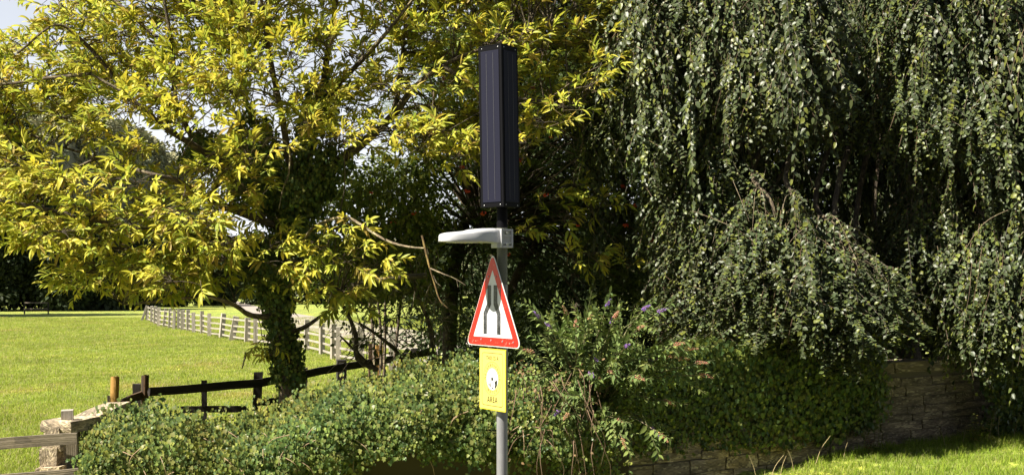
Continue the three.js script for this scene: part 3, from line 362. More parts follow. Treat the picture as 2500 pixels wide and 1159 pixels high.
// copper-free weeping beech: small oval leaves on hanging strands
const beechLeaves = []; { const cols = [[0.052, 0.068, 0.022], [0.044, 0.06, 0.022], [0.075, 0.095, 0.02], [0.048, 0.062, 0.026], [0.11, 0.125, 0.02], [0.04, 0.054, 0.02]]; cols.forEach((c) => beechLeaves.push(leafGeo(0.056 + 0.014 * R0(), 0.039 + 0.008 * R0(), { seg: 3, fold: 0.15 + 0.2 * R0(), curl: 0.05 + 0.3 * R0(), twist: (R0() - 0.5) * 0.5, shape: (t) => Math.pow(Math.max(0, Math.sin(Math.PI * Math.pow(t, 0.85))), 0.6), col: c }))); }
function beechStrand(r, sparse = false) { const s = new Spray(); const sub = (o, dir, len, n) => { const pts = [o.clone()]; let d = dir.clone().normalize(), q = o.clone(); const sg = 5; for (let i = 0; i < sg; i++) { d.add(V((r() - 0.5) * 0.45, -0.25, (r() - 0.5) * 0.45)).normalize(); q = q.clone().addScaledVector(d, len / sg); pts.push(q); } s.wood.add(tint(tube(pts, 0.0035 * Math.sqrt(len) + 0.001, 0.0013, { radial: 3, seg: 6 }), r() < 0.5 ? [0.16, 0.11, 0.07] : [0.13, 0.11, 0.08])); const cv = new THREE.CatmullRomCurve3(pts); for (let i = 0; i < n; i++) { const t = (i + 0.4 + 0.5 * r()) / n, p = cv.getPoint(Math.min(1, t)), a = (i % 2 ? 0 : Math.PI) + r() * 1.4, sd = V(Math.cos(a), -0.35 - 0.5 * r(), Math.sin(a) * 0.8 + 0.15); s.leaf(beechLeaves[Math.floor(r() * 6 * 0.999)], aim(p, sd, V((r() - 0.5) * 1.2, 0.7, 0.7 + (r() - 0.5) * 0.8), 0.7 + 0.5 * r())); } return cv; };
  const main = sub(V(0, 0, 0), V(0, -1, 0.15), 1, sparse ? 22 : 36); if (!sparse) for (let k = 0; k < 6; k++) { const t = 0.04 + 0.14 * k + 0.1 * r(), p = main.getPoint(t), a = r() * 6.3; sub(p, V(Math.cos(a), -0.4, Math.sin(a)), 0.24 + 0.34 * r(), 13); } return s; }
// ivy: five-lobed
const ivyOutline = (s) => [[0.004, 0], [0.2, -0.08], [0.5, 0.12], [0.3, 0.3], [0.42, 0.62], [0.16, 0.66], [0, 1], [-0.16, 0.66], [-0.42, 0.62], [-0.3, 0.3], [-0.5, 0.12], [-0.2, -0.08]].map(([x, z]) => [x * s, z * s]);
const mkIvy = (cols, lo, hi) => cols.map((c) => fanLeaf(ivyOutline(lo + (hi - lo) * R0()), c, 0.08 + 0.2 * R0()));
const ivyTones = [[0.112, 0.156, 0.032], [0.079, 0.125, 0.029], [0.158, 0.194, 0.038], [0.059, 0.1, 0.029], [0.185, 0.213, 0.041], [0.132, 0.144, 0.038], [0.065, 0.106, 0.032]], ivySun = mkIvy(ivyTones, 0.024, 0.037), ivyBig = mkIvy(ivyTones, 0.035, 0.052);
function ivyClump(r, set, rad = 0.13, n = 16) { const s = new Spray(); for (let i = 0; i < n; i++) { const a = r() * 6.3, q = rad * Math.sqrt(r()), pos = V(Math.cos(a) * q, 0.09 * (r() - 0.5) * rad / 0.13, Math.sin(a) * q), dir = V((r() - 0.5) * 1.1, -0.15 + (r() - 0.5) * 0.6, 1); s.leaf(set[Math.floor(r() * set.length)], aim(pos, dir, V((r() - 0.5) * 1.9, 1, (r() - 0.5) * 1.9 + 0.1), 0.7 + 0.6 * r())); } return s; }  // clump lies in XZ, faces +Y, leaf tips towards +Z
// pinnate rowan leaves
const rowanLeaflets = [[0.1, 0.145, 0.03], [0.075, 0.115, 0.028], [0.13, 0.17, 0.034]].map((c) => leafGeo(0.046, 0.016, { seg: 2, fold: 0.2, curl: 0.15, shape: (t) => [0.25, 1, 0][Math.round(t * 2)], col: c }));
function rowanSpray(r) { const s = new Spray(); for (let k = 0; k < 6; k++) { const a = k * 1.2 + r(), out = V(Math.cos(a), -0.1 + 0.4 * r(), Math.sin(a)).normalize(), L = 0.15 + 0.05 * r(), cl = Math.floor(r() * 3), sd = out.clone().cross(V(0, 1, 0)).normalize(); for (let i = 0; i < 6; i++) for (const q of [-1, 1]) { const t = 0.25 + 0.75 * i / 6, p = out.clone().multiplyScalar(L * t).add(V(0, -0.06 * t * t, 0)); s.leaf(rowanLeaflets[cl], aim(p, sd.clone().multiplyScalar(q).addScaledVector(out, 0.5), V((r() - 0.5) * 0.5, 1, (r() - 0.5) * 0.5), 0.8 + 0.4 * r())); } s.leaf(rowanLeaflets[cl], aim(out.clone().multiplyScalar(L), out, V(0, 1, 0), 1)); } return s; }
// broad ordinary leaves
const mkBroad = (cols, L, W) => cols.map((c) => leafGeo(L * j(R0, 0.2), W * j(R0, 0.2), { seg: 3, fold: 0.2, curl: 0.15 + 0.2 * R0(), shape: (t) => Math.pow(Math.max(0, Math.sin(Math.PI * Math.pow(t, 0.75))), 0.7), col: c }));
const hazelLeaves = mkBroad([[0.13, 0.17, 0.025], [0.1, 0.145, 0.025], [0.17, 0.2, 0.028], [0.2, 0.21, 0.04]], 0.075, 0.05);
function broadSpray(r, set, n = 18, rad = 0.2) { const s = new Spray(); for (let i = 0; i < n; i++) { const d = rdir(r), p = d.clone().multiplyScalar(rad * Math.cbrt(r())); p.y *= 0.7; s.leaf(set[Math.floor(r() * set.length)], aim(p, d.add(V(0, -0.3, 0)), V((r() - 0.5), 1, (r() - 0.5)), 0.7 + 0.6 * r())); } return s; }
const yewLeaves = mkBroad([[0.022, 0.034, 0.013], [0.028, 0.042, 0.015], [0.035, 0.05, 0.015]], 0.1, 0.05);
const farLeaves = mkBroad([[0.028, 0.04, 0.014], [0.036, 0.048, 0.016], [0.024, 0.034, 0.014]], 0.42, 0.3);

const mChestnut = leafMat(0.45, 0.3, 0.42), mBeech = leafMat(0.2, 0.5, 0.4), mIvy = leafMat(0.2, 0.35, 0.36), mRowan = leafMat(0.3, 0.2, 0.5), mGrass = leafMat(0.4, 0.05, 0.5), mDull = leafMat(0.15, 0.15, 0.5);
const white = (r, a = 0.2) => { const k = j(r, a); return [k * j(r, 0.08), k, k * j(r, 0.08)]; };

/* ------------------------------------------------------------------ sweet chestnut */
{
  const r = rng(11), base = P(706, 955, 14.3); base.y = groundY(base.x, 14.3) - 0.1;
  const t = thing('chestnut_tree', 'sweet chestnut tree with yellow-green leaves and a leaning ivy-clad trunk', 'tree');
  const trunkPts = [base, P(708, 930, 14.3), P(692, 850, 14.3), P(676, 760, 14.3), P(676, 660, 14.35), P(695, 560, 14.4), P(715, 470, 14.45)];
  part('trunk', tube(trunkPts, 0.15, 0.125, { radial: 12, seg: 30, wob: 0.12, seed: 3 }), bark, t);
  const limbs = [
    [[718, 480, 14.4], [790, 420, 14.4], [880, 352, 14.3], [960, 280, 14.2], [1010, 215, 14.1], [1080, 160, 14.0], [1200, 110, 13.9], [1340, 60, 14]],
    [[715, 470, 14.45], [750, 370, 14.6], [785, 240, 14.8], [800, 120, 15], [830, -60, 15.1], [850, -260, 15.2]],
    [[712, 500, 14.4], [600, 430, 14.2], [480, 360, 13.5], [400, 310, 13.1], [320, 240, 13.0], [220, 180, 13.0]],
    [[700, 560, 14.4], [590, 520, 13.7], [490, 478, 13.1], [430, 440, 12.9], [370, 425, 12.8], [240, 385, 13.4], [120, 350, 13.3]],
    [[690, 600, 14.35], [560, 588, 14], [420, 560, 13.3], [260, 545, 12.8], [130, 515, 12.6], [0, 490, 12.5], [-120, 480, 12.5]],
    [[676, 690, 14.3], [600, 650, 13.9], [480, 620, 13.5], [330, 610, 13.3], [180, 600, 13.2], [80, 610, 13.1]],
    [[660, 775, 14.25], [607, 768, 13.9], [566, 742, 13.6], [500, 725, 13.4], [400, 735, 13.3], [300, 742, 13.2]],
    [[690, 815, 14.25], [740, 800, 14.3], [785, 770, 14.4], [812, 755, 14.5]],
    [[712, 480, 14.5], [640, 340, 14.9], [590, 220, 15.2], [560, 60, 15.4], [540, -150, 15.5]],
    [[715, 470, 14.45], [690, 300, 14.1], [660, 150, 13.6], [640, 20, 13.3], [620, -120, 13.1]],
    [[480, 360, 14], [430, 250, 13.7], [420, 120, 13.5], [400, 0, 13.4], [380, -140, 13.4]],
    [[960, 280, 14.2], [975, 200, 14.4], [985, 100, 14.7], [1000, -60, 15]],
    [[785, 240, 14.8], [880, 150, 14.2], [960, 60, 13.7], [1050, -60, 13.4]],
    [[676, 640, 14.3], [730, 640, 13.8], [790, 690, 13.4], [850, 715, 13.2]],
    [[1080, 160, 14.0], [1200, 230, 13.9], [1330, 250, 14], [1420, 290, 14.2], [1400, 450, 14.6]],
    [[320, 240, 13.6], [200, 100, 13.4], [140, 60, 13.3], [40, 130, 13.2]], [[220, 180, 13.0], [120, 190, 13.2], [0, 205, 13.3], [-110, 190, 13.4]], [[120, 350, 13.3], [30, 310, 13.3], [-90, 290, 13.4]], [[240, 385, 13.4], [150, 420, 13.2], [40, 425, 13.1], [-80, 410, 13.1]], [[380, 90, 13.5], [300, 20, 13.6], [220, -60, 13.8], [150, -90, 13.9]],
  ];
  const limbPts = [];
  limbs.forEach((l, i) => { const pts = l.map((q) => P(...q)); const big = i < 5; const r0 = [0.085, 0.085, 0.062, 0.055, 0.05, 0.042, 0.04, 0.04, 0.06, 0.055, 0.035, 0.045, 0.045, 0.03, 0.035, 0.03, 0.022, 0.018, 0.018, 0.022][i]; part('branch', tube(pts, r0, 0.012, { radial: 8, seg: pts.length * 5, wob: 0.15, seed: i + 2, pow: 0.8 }), i === 6 ? barkPale : bark, t); const c = new THREE.CatmullRomCurve3(pts, false, 'centripetal'); for (let k = 6; k <= 20; k++) limbPts.push(c.getPoint(k / 20)); });
  // pads of shoots: inside the crown outline, at real depths
  const crown = [[-110, 120], [-20, 110], [60, 75], [150, 70], [200, 40], [120, 10], [60, -60], [200, -200], [600, -290], [1000, -280], [1350, -160], [1500, 0], [1520, 190], [1400, 300], [1290, 330], [1170, 400], [1010, 360], [900, 330], [830, 400], [800, 330], [600, 360], [640, 470], [560, 600], [600, 680], [520, 712], [330, 712], [190, 690], [170, 640], [80, 585], [-60, 570], [-110, 540]];
  const gaps = [[800, 415, 50, 34], [950, 285, 40, 28], [415, 385, 95, 52], [200, 385, 120, 54], [110, 330, 80, 36], [830, 430, 60, 40], [880, 375, 40, 40], [480, 275, 30, 24], [545, 330, 58, 46], [720, 235, 30, 24], [1040, 250, 60, 40], [660, 60, 22, 18], [300, 215, 28, 18], [560, 190, 24, 18], [1100, 90, 24, 16], [870, 90, 24, 18], [440, 60, 22, 16], [815, 60, 22, 18], [720, 105, 24, 18], [320, 470, 60, 18], [1340, 20, 30, 34], [250, 115, 30, 14], [960, 130, 26, 18], [420, 200, 26, 18], [640, 300, 40, 26], [60, 650, 110, 30], [470, 395, 60, 24], [520, 455, 50, 16], [120, 505, 90, 14], [250, 535, 60, 12], [870, 300, 50, 26], [330, 300, 40, 20], [1000, 215, 36, 30], [600, 250, 26, 22], [880, 200, 22, 20], [760, 180, 20, 20], [520, 130, 26, 18]];
  const pads = [], tryPad = (px, py, d, n, rad) => pads.push([P(px, py, d), n, rad]);
  let guard = 0;
  while (pads.length < 620 && guard++ < 40000) {
    const px = -260 + r() * 1790, py = -290 + r() * 1035; if (!inPoly(px, py, crown)) continue; if (gaps.some(([x, y, a, b]) => ((px - x) / (a * 0.95 + 8)) ** 2 + ((py - y) / (b * 0.95 + 6)) ** 2 < 1)) continue;
    const u = (px - 680) / 850, v = (py - 250) / 600, q = Math.max(0.15, 1 - u * u * 0.8 - v * v * 0.6), d = 14.75 - 1.75 * clamp((py + 100) / 800, 0, 1) * smoothstep(-px, -1100, -700) + (r() * 2 - 1.1) * 1.15 * Math.sqrt(q), p = P(px, py, d);
    if (pads.some(([o]) => o.distanceTo(p) < 0.2)) continue; tryPad(px, py, d, 6 + Math.floor(r() * 7), 0.24 + 0.2 * r());
  }
  for (const [x, y, d, n] of [[790, 715, 13.2, 8], [840, 700, 13.2, 7], [760, 645, 12.9, 6], [800, 605, 12.9, 6], [850, 640, 12.8, 6], [905, 660, 12.9, 5], [820, 560, 13, 6], [885, 600, 12.9, 5], [950, 640, 12.9, 4], [740, 600, 13, 6], [690, 640, 12.9, 6], [660, 600, 12.9, 6], [860, 560, 13, 4], [740, 660, 13.5, 6], [860, 735, 13.3, 5], [700, 700, 13.4, 5], [960, 315, 13.2, 7], [1040, 330, 13.2, 8], [1090, 320, 13.3, 6], [1140, 345, 13.4, 5], [1285, 350, 13.6, 5], [1350, 480, 14.5, 7], [1430, 470, 14.6, 7], [1470, 500, 14.6, 6], [1380, 530, 14.7, 5], [1450, 620, 14.8, 6], [1400, 630, 14.8, 4], [1540, 645, 14.9, 4], [1290, 560, 14.8, 5], [640, 530, 13.3, 7], [700, 570, 13.4, 5], [560, 500, 13.3, 7], [600, 600, 13.3, 6], [520, 640, 13.2, 7], [640, 830, 13.9, 4], [660, 870, 14, 3], [150, 15, 13, 6], [210, 30, 13, 6], [1440, 210, 13.6, 7], [1380, 260, 13.6, 6], [1490, 150, 13.7, 6], [175, 695, 13, 6], [210, 705, 13, 5], [75, 595, 13, 5], [115, 590, 13, 5]]) tryPad(x, y, d, n, 0.2);
  const twigs = new MB(), places = [];
  for (const [c, n, rad] of pads) {
    let best = null, bd = 1e9; for (const q of limbPts) { const dd = (q.distanceTo(c) + (q.y > c.y ? 0.3 : 0)) * (0.7 + 0.7 * r()); if (dd < bd) { bd = dd; best = q; } }
    if (bd > 0.12) { const m = best.clone().lerp(c, 0.5).add(V((r() - 0.5) * 0.25 * bd, 0.12 * bd, (r() - 0.5) * 0.25 * bd)); twigs.add(tube([best, m, c], clamp(0.006 + 0.006 * bd, 0.006, 0.014), 0.004, { radial: 5, seg: 7 })); }
    const outw = c.clone().sub(P(690, 420, 14.4)).normalize();
    for (let k = 0; k < n; k++) {
      const o = rdir(r).multiplyScalar(rad * (0.3 + 0.7 * r())); o.y = o.y * 0.5; const p = c.clone().add(o), dir = outw.clone().multiplyScalar(0.7).add(o.clone().normalize().multiplyScalar(0.9)).add(V(-0.15, 0.2, 0.25)).add(rdir(r).multiplyScalar(0.35));
      twigs.add(tube([c, c.clone().lerp(p, 0.5).add(V(0, 0.02, 0)), p], 0.005, 0.0025, { radial: 4, seg: 3 }));
      places.push([aim(p, dir, V((r() - 0.5) * 0.7 - 0.5, 1, (r() - 0.5) * 0.7 + 0.6), 0.85 + 0.35 * r()), white(r, 0.22)]);
    }
  }
  part('twigs', twigs.geo(), bark, t, { kind: 'stuff' });
  const variants = []; for (let k = 0; k < 14; k++) variants.push(chestnutSpray(r));
  foliage(t, 'crown', variants, places, mChestnut, r, 300);
  // dead curled twigs hanging near the trunk
  const dead = new MB(); for (const l of [[[640, 360, 13.6], [660, 335, 13.5], [700, 350, 13.5], [705, 420, 13.5], [690, 460, 13.5], [680, 510, 13.5]], [[540, 400, 13.6], [580, 440, 13.6], [610, 470, 13.6]], [[600, 860, 13.8], [590, 900, 13.8]]]) dead.add(tube(l.map((q) => P(...q)), 0.016, 0.006, { radial: 6, seg: 16 })); part('dead_twigs', dead.geo(), barkPale, t, { kind: 'stuff' });

  // ivy sleeve on trunk and limbs
  const iv = thing('trunk_ivy', 'dark glossy ivy clothing the chestnut trunk and its forks', 'ivy');
  const ip = [], clump = []; for (let k = 0; k < 5; k++) clump.push(ivyClump(r, ivyBig, 0.14, 20));
  const sleeve = (pts, r0, r1, n, wild) => { const c = new THREE.CatmullRomCurve3(pts.map((q) => (q.isVector3 ? q : P(...q))), false, 'centripetal'); for (let k = 0; k < n; k++) { const s = r(), p = c.getPoint(s), tg = c.getTangent(s), a = rdir(r); a.sub(tg.clone().multiplyScalar(a.dot(tg))).normalize(); const lump = 1 + wild * (fbm(s * 9, a.x * 2 + a.z * 3, 5) - 0.35) * 2; p.addScaledVector(a, lerp(r0, r1, s) * lump * (0.75 + 0.35 * r())); ip.push([aim(p, V((r() - 0.5) * 0.6, -1, (r() - 0.5) * 0.6), a.clone().add(V(0, 0.25, 0)).add(rdir(r).multiplyScalar(0.4)), 0.7 + 0.5 * r()), white(r, 0.3)]); } };
  sleeve(trunkPts, 0.095, 0.19, 520, 0.7); sleeve([[715, 600, 14.4], [710, 480, 14.4], [640, 380, 14.5], [600, 300, 14.7]], 0.3, 0.15, 280, 1.1); sleeve([[718, 500, 14.4], [760, 400, 14.6], [775, 300, 14.8], [790, 200, 14.9]], 0.3, 0.14, 260, 0.8); sleeve([[718, 480, 14.4], [770, 440, 14.4], [850, 375, 14.4]], 0.24, 0.1, 130, 0.5); sleeve([[712, 500, 14.4], [620, 440, 14.2], [500, 370, 14], [470, 350, 14]], 0.26, 0.1, 200, 0.8); sleeve([[640, 500, 14.2], [590, 430, 14.2], [610, 350, 14.2]], 0.24, 0.14, 90, 0.8); sleeve([[680, 690, 14.3], [620, 640, 14], [580, 600, 13.9]], 0.25, 0.15, 120, 0.6);
  foliage(iv, 'leaves', clump, ip, mIvy, r, 60);
}

/* ------------------------------------------------------------------ weeping beech */
{
  const r = rng(23), t = thing('weeping_beech', 'large weeping beech with grey-green curtains of hanging leaves', 'tree');
  const foot = P(2190, 0, 18); foot.y = groundY(foot.x, 18) - 0.1;
  part('trunk', tube([foot, foot.clone().add(V(-0.1, 2.5, 0.1)), foot.clone().add(V(0.1, 5.5, 0)), foot.clone().add(V(0, 9, 0))], 0.42, 0.16, { radial: 12, seg: 20, wob: 0.1, seed: 4 }), bark, t);
  const fork = foot.clone().add(V(0, 4.5, 0));
  const lobes = [ // px, top, bottom, half width px, depth, depth radius, strands, hang
    [1600, -220, 400, 120, 14.3, 0.8, 90, 1.3], [1700, -200, 470, 110, 14.1, 0.8, 90, 1.4], [1820, -240, 320, 110, 13.8, 0.9, 90, 1.4], [1930, -200, 300, 90, 13.7, 0.8, 70, 1.3], [1520, 40, 340, 70, 14.6, 0.6, 40, 1], [1720, 250, 600, 90, 14.2, 0.8, 70, 1.2],
    [1770, 500, 730, 90, 13.7, 0.7, 70, 1.1], [1850, 425, 690, 70, 13.2, 0.7, 60, 1.1], [1930, 440, 800, 60, 13.0, 0.6, 55, 1.2], [2010, 500, 740, 80, 13.2, 0.8, 70, 1.1], [2050, 560, 850, 50, 12.9, 0.5, 36, 1.2], [2110, 600, 780, 70, 13.3, 0.7, 55, 1.1], [1690, 420, 700, 60, 14, 0.6, 40, 1.2], [1800, 300, 520, 55, 13.9, 0.5, 30, 1.2], [1850, 600, 800, 80, 12.9, 0.5, 34, 1.1], [1710, 570, 790, 90, 14.2, 0.7, 60, 1.1],
    [2190, -260, 330, 90, 13.9, 0.8, 75, 1.4], [2290, -220, 380, 90, 13.7, 0.8, 80, 1.4], [2400, -240, 520, 80, 13.5, 0.8, 80, 1.5], [2490, -220, 560, 80, 13.4, 0.8, 80, 1.5], [2235, 430, 690, 70, 14.1, 0.7, 60, 1.2], [2310, 410, 700, 70, 14.0, 0.7, 60, 1.2], [2400, 500, 820, 70, 13.3, 0.7, 70, 1.3], [2480, 470, 850, 80, 13.1, 0.8, 80, 1.3], [2060, -100, 260, 70, 15.0, 0.6, 45, 1.3], [2590, -100, 820, 110, 13.8, 1.0, 90, 1.4], [2150, 560, 780, 60, 14.9, 0.5, 30, 1.1],
    [1650, -300, 700, 210, 16.4, 1.0, 120, 1.5], [1950, -300, 820, 220, 16.6, 1.0, 170, 1.5], [2230, -300, 860, 210, 16.6, 1.0, 170, 1.5], [2480, -300, 860, 200, 16.2, 1.0, 150, 1.5],
    [1760, -900, -120, 260, 15.8, 1.5, 110, 1.3], [2150, -1000, -120, 280, 16, 1.6, 120, 1.3], [2480, -900, -100, 260, 15.6, 1.5, 100, 1.3]];
  const places = [], twigs = new MB();
  lobes.forEach(([px, top, bot, hw, d, rz, n, hang], li) => {
    const A = P(px, top, d), H = (bot - top) / F * d, rx = hw / F * d;
    const br = tube([fork.clone().add(V(0, (A.y - fork.y) * 0.4, 0)), fork.clone().lerp(A, 0.5).add(V(0, 0.9, 0)), A.clone().add(V(0, 0.05, -0.4 * rz)), A.clone().add(V(0.1, -0.35, 0.4 * rz)), A.clone().add(V(0.15, -H * 0.5, 0.5 * rz))], 0.05, 0.01, { radial: 7, seg: 24, wob: 0.1, seed: li }); part('branch', br, bark, t);
    for (let k = 0; k < n; k++) { // point on a bell shaped drape, more towards the camera and the sun
      const a = -Math.PI / 2 + (r() - 0.5) * Math.PI * 1.5, s = Math.pow(r(), 0.85), bell = Math.sin(Math.min(1, s * 1.6 + 0.1) * Math.PI / 2) * (1 - 0.12 * s), lump = 0.6 + 0.75 * vnoise(a * 2.6 + li * 5, s * 2.2, li);
      const ox = Math.cos(a), oz = -Math.sin(a), p = V(A.x + ox * rx * bell * lump, A.y - H * 0.8 * Math.pow(s, 1.3) - 0.05 - 0.15 * r(), A.z + oz * rz * bell * lump);
      const dn = V(ox * (1 - s) * 0.3 * r() + (r() - 0.5) * 0.2, -1, oz * (1 - s) * 0.3 * r() + (r() - 0.5) * 0.2).normalize(), len = Math.min((0.6 + 0.7 * r()) * hang, Math.max(0.3, p.y - (A.y - H) + 0.35 * r()));
      const out = V(ox, 0.2, oz), m = aim(p, out.clone().sub(dn.clone().multiplyScalar(out.dot(dn))), dn.clone().negate(), 1); m.scale(V(0.8 + 0.3 * r(), len, 0.8 + 0.3 * r())); places.push([m, white(r, 0.22)]);
    }
    for (let k = 0; k < 3; k++) { const a = -Math.PI / 2 + (r() - 0.5) * 2, b = V(A.x + Math.cos(a) * rx * 0.95, A.y - H * (0.35 + 0.4 * r()), A.z - Math.sin(a) * rz * 1.05), st = A.clone().add(V(0, -0.15, 0)); twigs.add(tube([st, st.clone().lerp(b, 0.45).add(V(0, 0.3 * H * 0.4, 0)), b], 0.0045, 0.002, { radial: 5, seg: 10 })); }
  });
  for (const l of [[[1690, 515, 12.9], [1745, 535, 12.8], [1800, 560, 12.7], [1850, 600, 12.6], [1880, 660, 12.6]], [[1790, 440, 12.8], [1815, 500, 12.7], [1830, 540, 12.7]], [[2000, 580, 12.6], [2060, 620, 12.5], [2130, 650, 12.5], [2165, 690, 12.5]], [[2480, 505, 12.6], [2410, 540, 12.6], [2370, 590, 12.6], [2340, 650, 12.6]], [[2140, 80, 13.2], [2145, 140, 13.2], [2120, 200, 13.2], [2085, 240, 13.3], [2080, 310, 13.4]], [[1940, 340, 13], [1920, 365, 13], [1960, 370, 13], [1965, 420, 13]]]) twigs.add(tube(l.map((q) => P(...q)), 0.0045, 0.002, { radial: 5, seg: 14 }));
  part('twigs', twigs.geo(), barkPale, t, { kind: 'stuff' });
  const variants = []; for (let k = 0; k < 7; k++) variants.push(beechStrand(r));
  foliage(t, 'crown', variants, places, mBeech, r, 280);
  const thin = []; for (let k = 0; k < 3; k++) thin.push(beechStrand(r, true)); const tp = [];
  for (const [px, py, d, len] of [[1990, 780, 12.5, 0.6], [2005, 800, 12.5, 0.6], [2150, 730, 12.5, 0.45], [2375, 640, 12.5, 0.8], [2420, 700, 12.4, 0.6], [2400, 600, 12.5, 0.9], [1870, 700, 12.4, 0.55], [1950, 690, 12.4, 0.65], [2060, 700, 12.5, 0.6], [1880, 120, 12.9, 0.7], [1920, 90, 12.9, 0.6], [1980, 150, 13, 0.75], [2040, 60, 13, 0.8], [1620, 200, 13.3, 0.7], [1590, 60, 13.3, 0.8], [1740, 700, 13, 0.5], [2220, 560, 13, 0.7], [2290, 600, 13, 0.6], [2460, 640, 12.5, 0.8], [1780, 120, 13, 0.8]]) { const m = new THREE.Matrix4().makeRotationY(r() * 6); m.scale(V(1, len, 1)); m.setPosition(P(px, py, d)); tp.push([m, white(r, 0.15)]); }
  lobes.forEach(([px, top, bot, hw, d, rz]) => { if (d > 14.3 || bot < 250) return; for (let k = 0; k < 9; k++) { const m = new THREE.Matrix4().makeRotationY(r() * 6), len = 0.35 + 0.45 * r(); m.scale(V(0.9, len, 0.9)); m.setPosition(P(px + (r() * 2 - 1) * hw, bot - 60 - 110 * r(), d - rz * (0.5 + 0.5 * r()))); tp.push([m, white(r, 0.15)]); } });
  foliage(t, 'hanging_shoots', thin, tp, mBeech, r);
}

/* ------------------------------------------------------------------ rowan, hazel, dead branches, added evergreen screen */
function bush(r, root, pads, spraySet, mat, limbMat, stemBase, { per = 10, rad = 0.4, flat = 0.7, single = 0, scale = 1, amt = 0.25 } = {}) {
  const places = [], tw = new MB();
  for (const c of pads) { const m = stemBase.clone().lerp(c, 0.55).add(V((r() - 0.5) * 0.5, 0.3, (r() - 0.5) * 0.4)); tw.add(tube([stemBase.clone().lerp(c, 0.05), m, c], 0.02, 0.006, { radial: 5, seg: 8 })); for (let k = 0; k < per; k++) { const o = rdir(r).multiplyScalar(rad * Math.cbrt(r())); o.y *= flat; const p = c.clone().add(o); places.push([aim(p, rdir(r).setY(-0.1), V((r() - 0.5) * 0.8, 1, (r() - 0.5) * 0.8), scale * (0.8 + 0.4 * r())), white(r, amt)]); } }
  part('branches', tw.geo(), limbMat, root, { kind: 'stuff' });
  foliage(root, 'foliage', spraySet, places, mat, r, single);
}
const samplePads = (r, poly, n, d0, d1, gap = 0.3) => { const b = poly.reduce((q, [x, y]) => [Math.min(q[0], x), Math.max(q[1], x), Math.min(q[2], y), Math.max(q[3], y)], [1e9, -1e9, 1e9, -1e9]), out = []; let g = 0; while (out.length < n && g++ < n * 60) { const x = lerp(b[0], b[1], r()), y = lerp(b[2], b[3], r()); if (!inPoly(x, y, poly)) continue; const p = P(x, y, lerp(d0, d1, r())); if (out.some((o) => o.distanceTo(p) < gap)) continue; out.push(p); } return out; };
{
  const r = rng(31), t = thing('rowan_tree', 'dark feathery rowan tree with small clusters of red berries', 'tree'); const b = P(1105, 860, 17.6); b.y = groundY(b.x, 17.6) - 0.1;
  part('trunk', tube([b, P(1098, 780, 17.6), P(1120, 600, 17.7), P(1180, 400, 17.8), P(1220, 200, 17.9)], 0.13, 0.05, { radial: 10, seg: 20, wob: 0.1, seed: 8 }), bark, t);
  part('trunk', tube([V(b.x + 0.5, b.y, b.z), P(1250, 700, 17.4), P(1380, 480, 17.2), P(1450, 300, 17.3)], 0.08, 0.03, { radial: 8, seg: 16, wob: 0.1, seed: 9 }), bark, t);
  const pads = samplePads(r, [[1060, 60], [1500, 60], [1660, 330], [1720, 600], [1640, 780], [1300, 860], [1070, 860], [1040, 700], [960, 640], [930, 300]], 210, 16, 18.6, 0.42);
  const set = []; for (let k = 0; k < 5; k++) set.push(rowanSpray(r));
  bush(r, t, pads, set, mRowan, bark, P(1180, 560, 17.6), { per: 13, rad: 0.42 });
  const red = new THREE.MeshPhysicalMaterial({ color: new THREE.Color().setRGB(0.55, 0.05, 0.012), roughness: 0.35, clearcoat: 0.4 });
  const cl = []; for (let k = 0; k < 3; k++) { const m = new MB(); for (let i = 0; i < 12; i++) { const o = rdir(r).multiplyScalar(0.032 * Math.cbrt(r())); m.add(new THREE.IcosahedronGeometry(0.009, 1), new THREE.Matrix4().makeTranslation(o.x, o.y * 0.6, o.z)); } cl.push(m.geo()); }
  for (const [x, y] of [[1140, 466], [1128, 408], [1136, 294], [1055, 275], [1345, 335], [1270, 390], [1333, 475], [1520, 455], [1528, 550], [1410, 550], [1180, 520], [1010, 520], [960, 545], [915, 530], [905, 470], [1650, 545], [1552, 500], [1085, 190], [1150, 200], [1300, 215], [1380, 255], [1475, 190], [1120, 180], [1240, 620], [1590, 585]]) { const m = part('berry_cluster', cl[Math.floor(r() * 3)], red, t); m.position.copy(P(x, y, 15.5 + 0.2 * r())); m.scale.setScalar(0.8 + 0.6 * r()); }
}
{
  const r = rng(37), t = thing('hazel_shrub', 'mid-green hazel shrub between the ivy-clad trunk and the rowan', 'shrub'), b = P(930, 880, 17.2); b.y = groundY(b.x, 18.4) - 0.1;
  for (const [x, y] of [[860, 560], [930, 480], [1000, 560], [900, 650]]) part('stem', tube([b.clone().add(V((x - 930) / 900, 0, 0)), P(lerp(930, x, 0.5) + 10, 760, 18.4), P(x, y, 18.3)], 0.035, 0.012, { radial: 6, seg: 10, wob: 0.1, seed: x }), bark, t);
  const set = []; for (let k = 0; k < 5; k++) set.push(broadSpray(r, hazelLeaves, 20, 0.22));
  bush(r, t, samplePads(r, [[830, 430], [890, 390], [1010, 370], [1080, 560], [1060, 690], [900, 720], [770, 700], [740, 600], [780, 500]], 74, 15.4, 17.6, 0.3), set, leafMat(0.3, 0.2, 0.5), bark, P(920, 700, 18.3), { per: 9, rad: 0.36 });
}
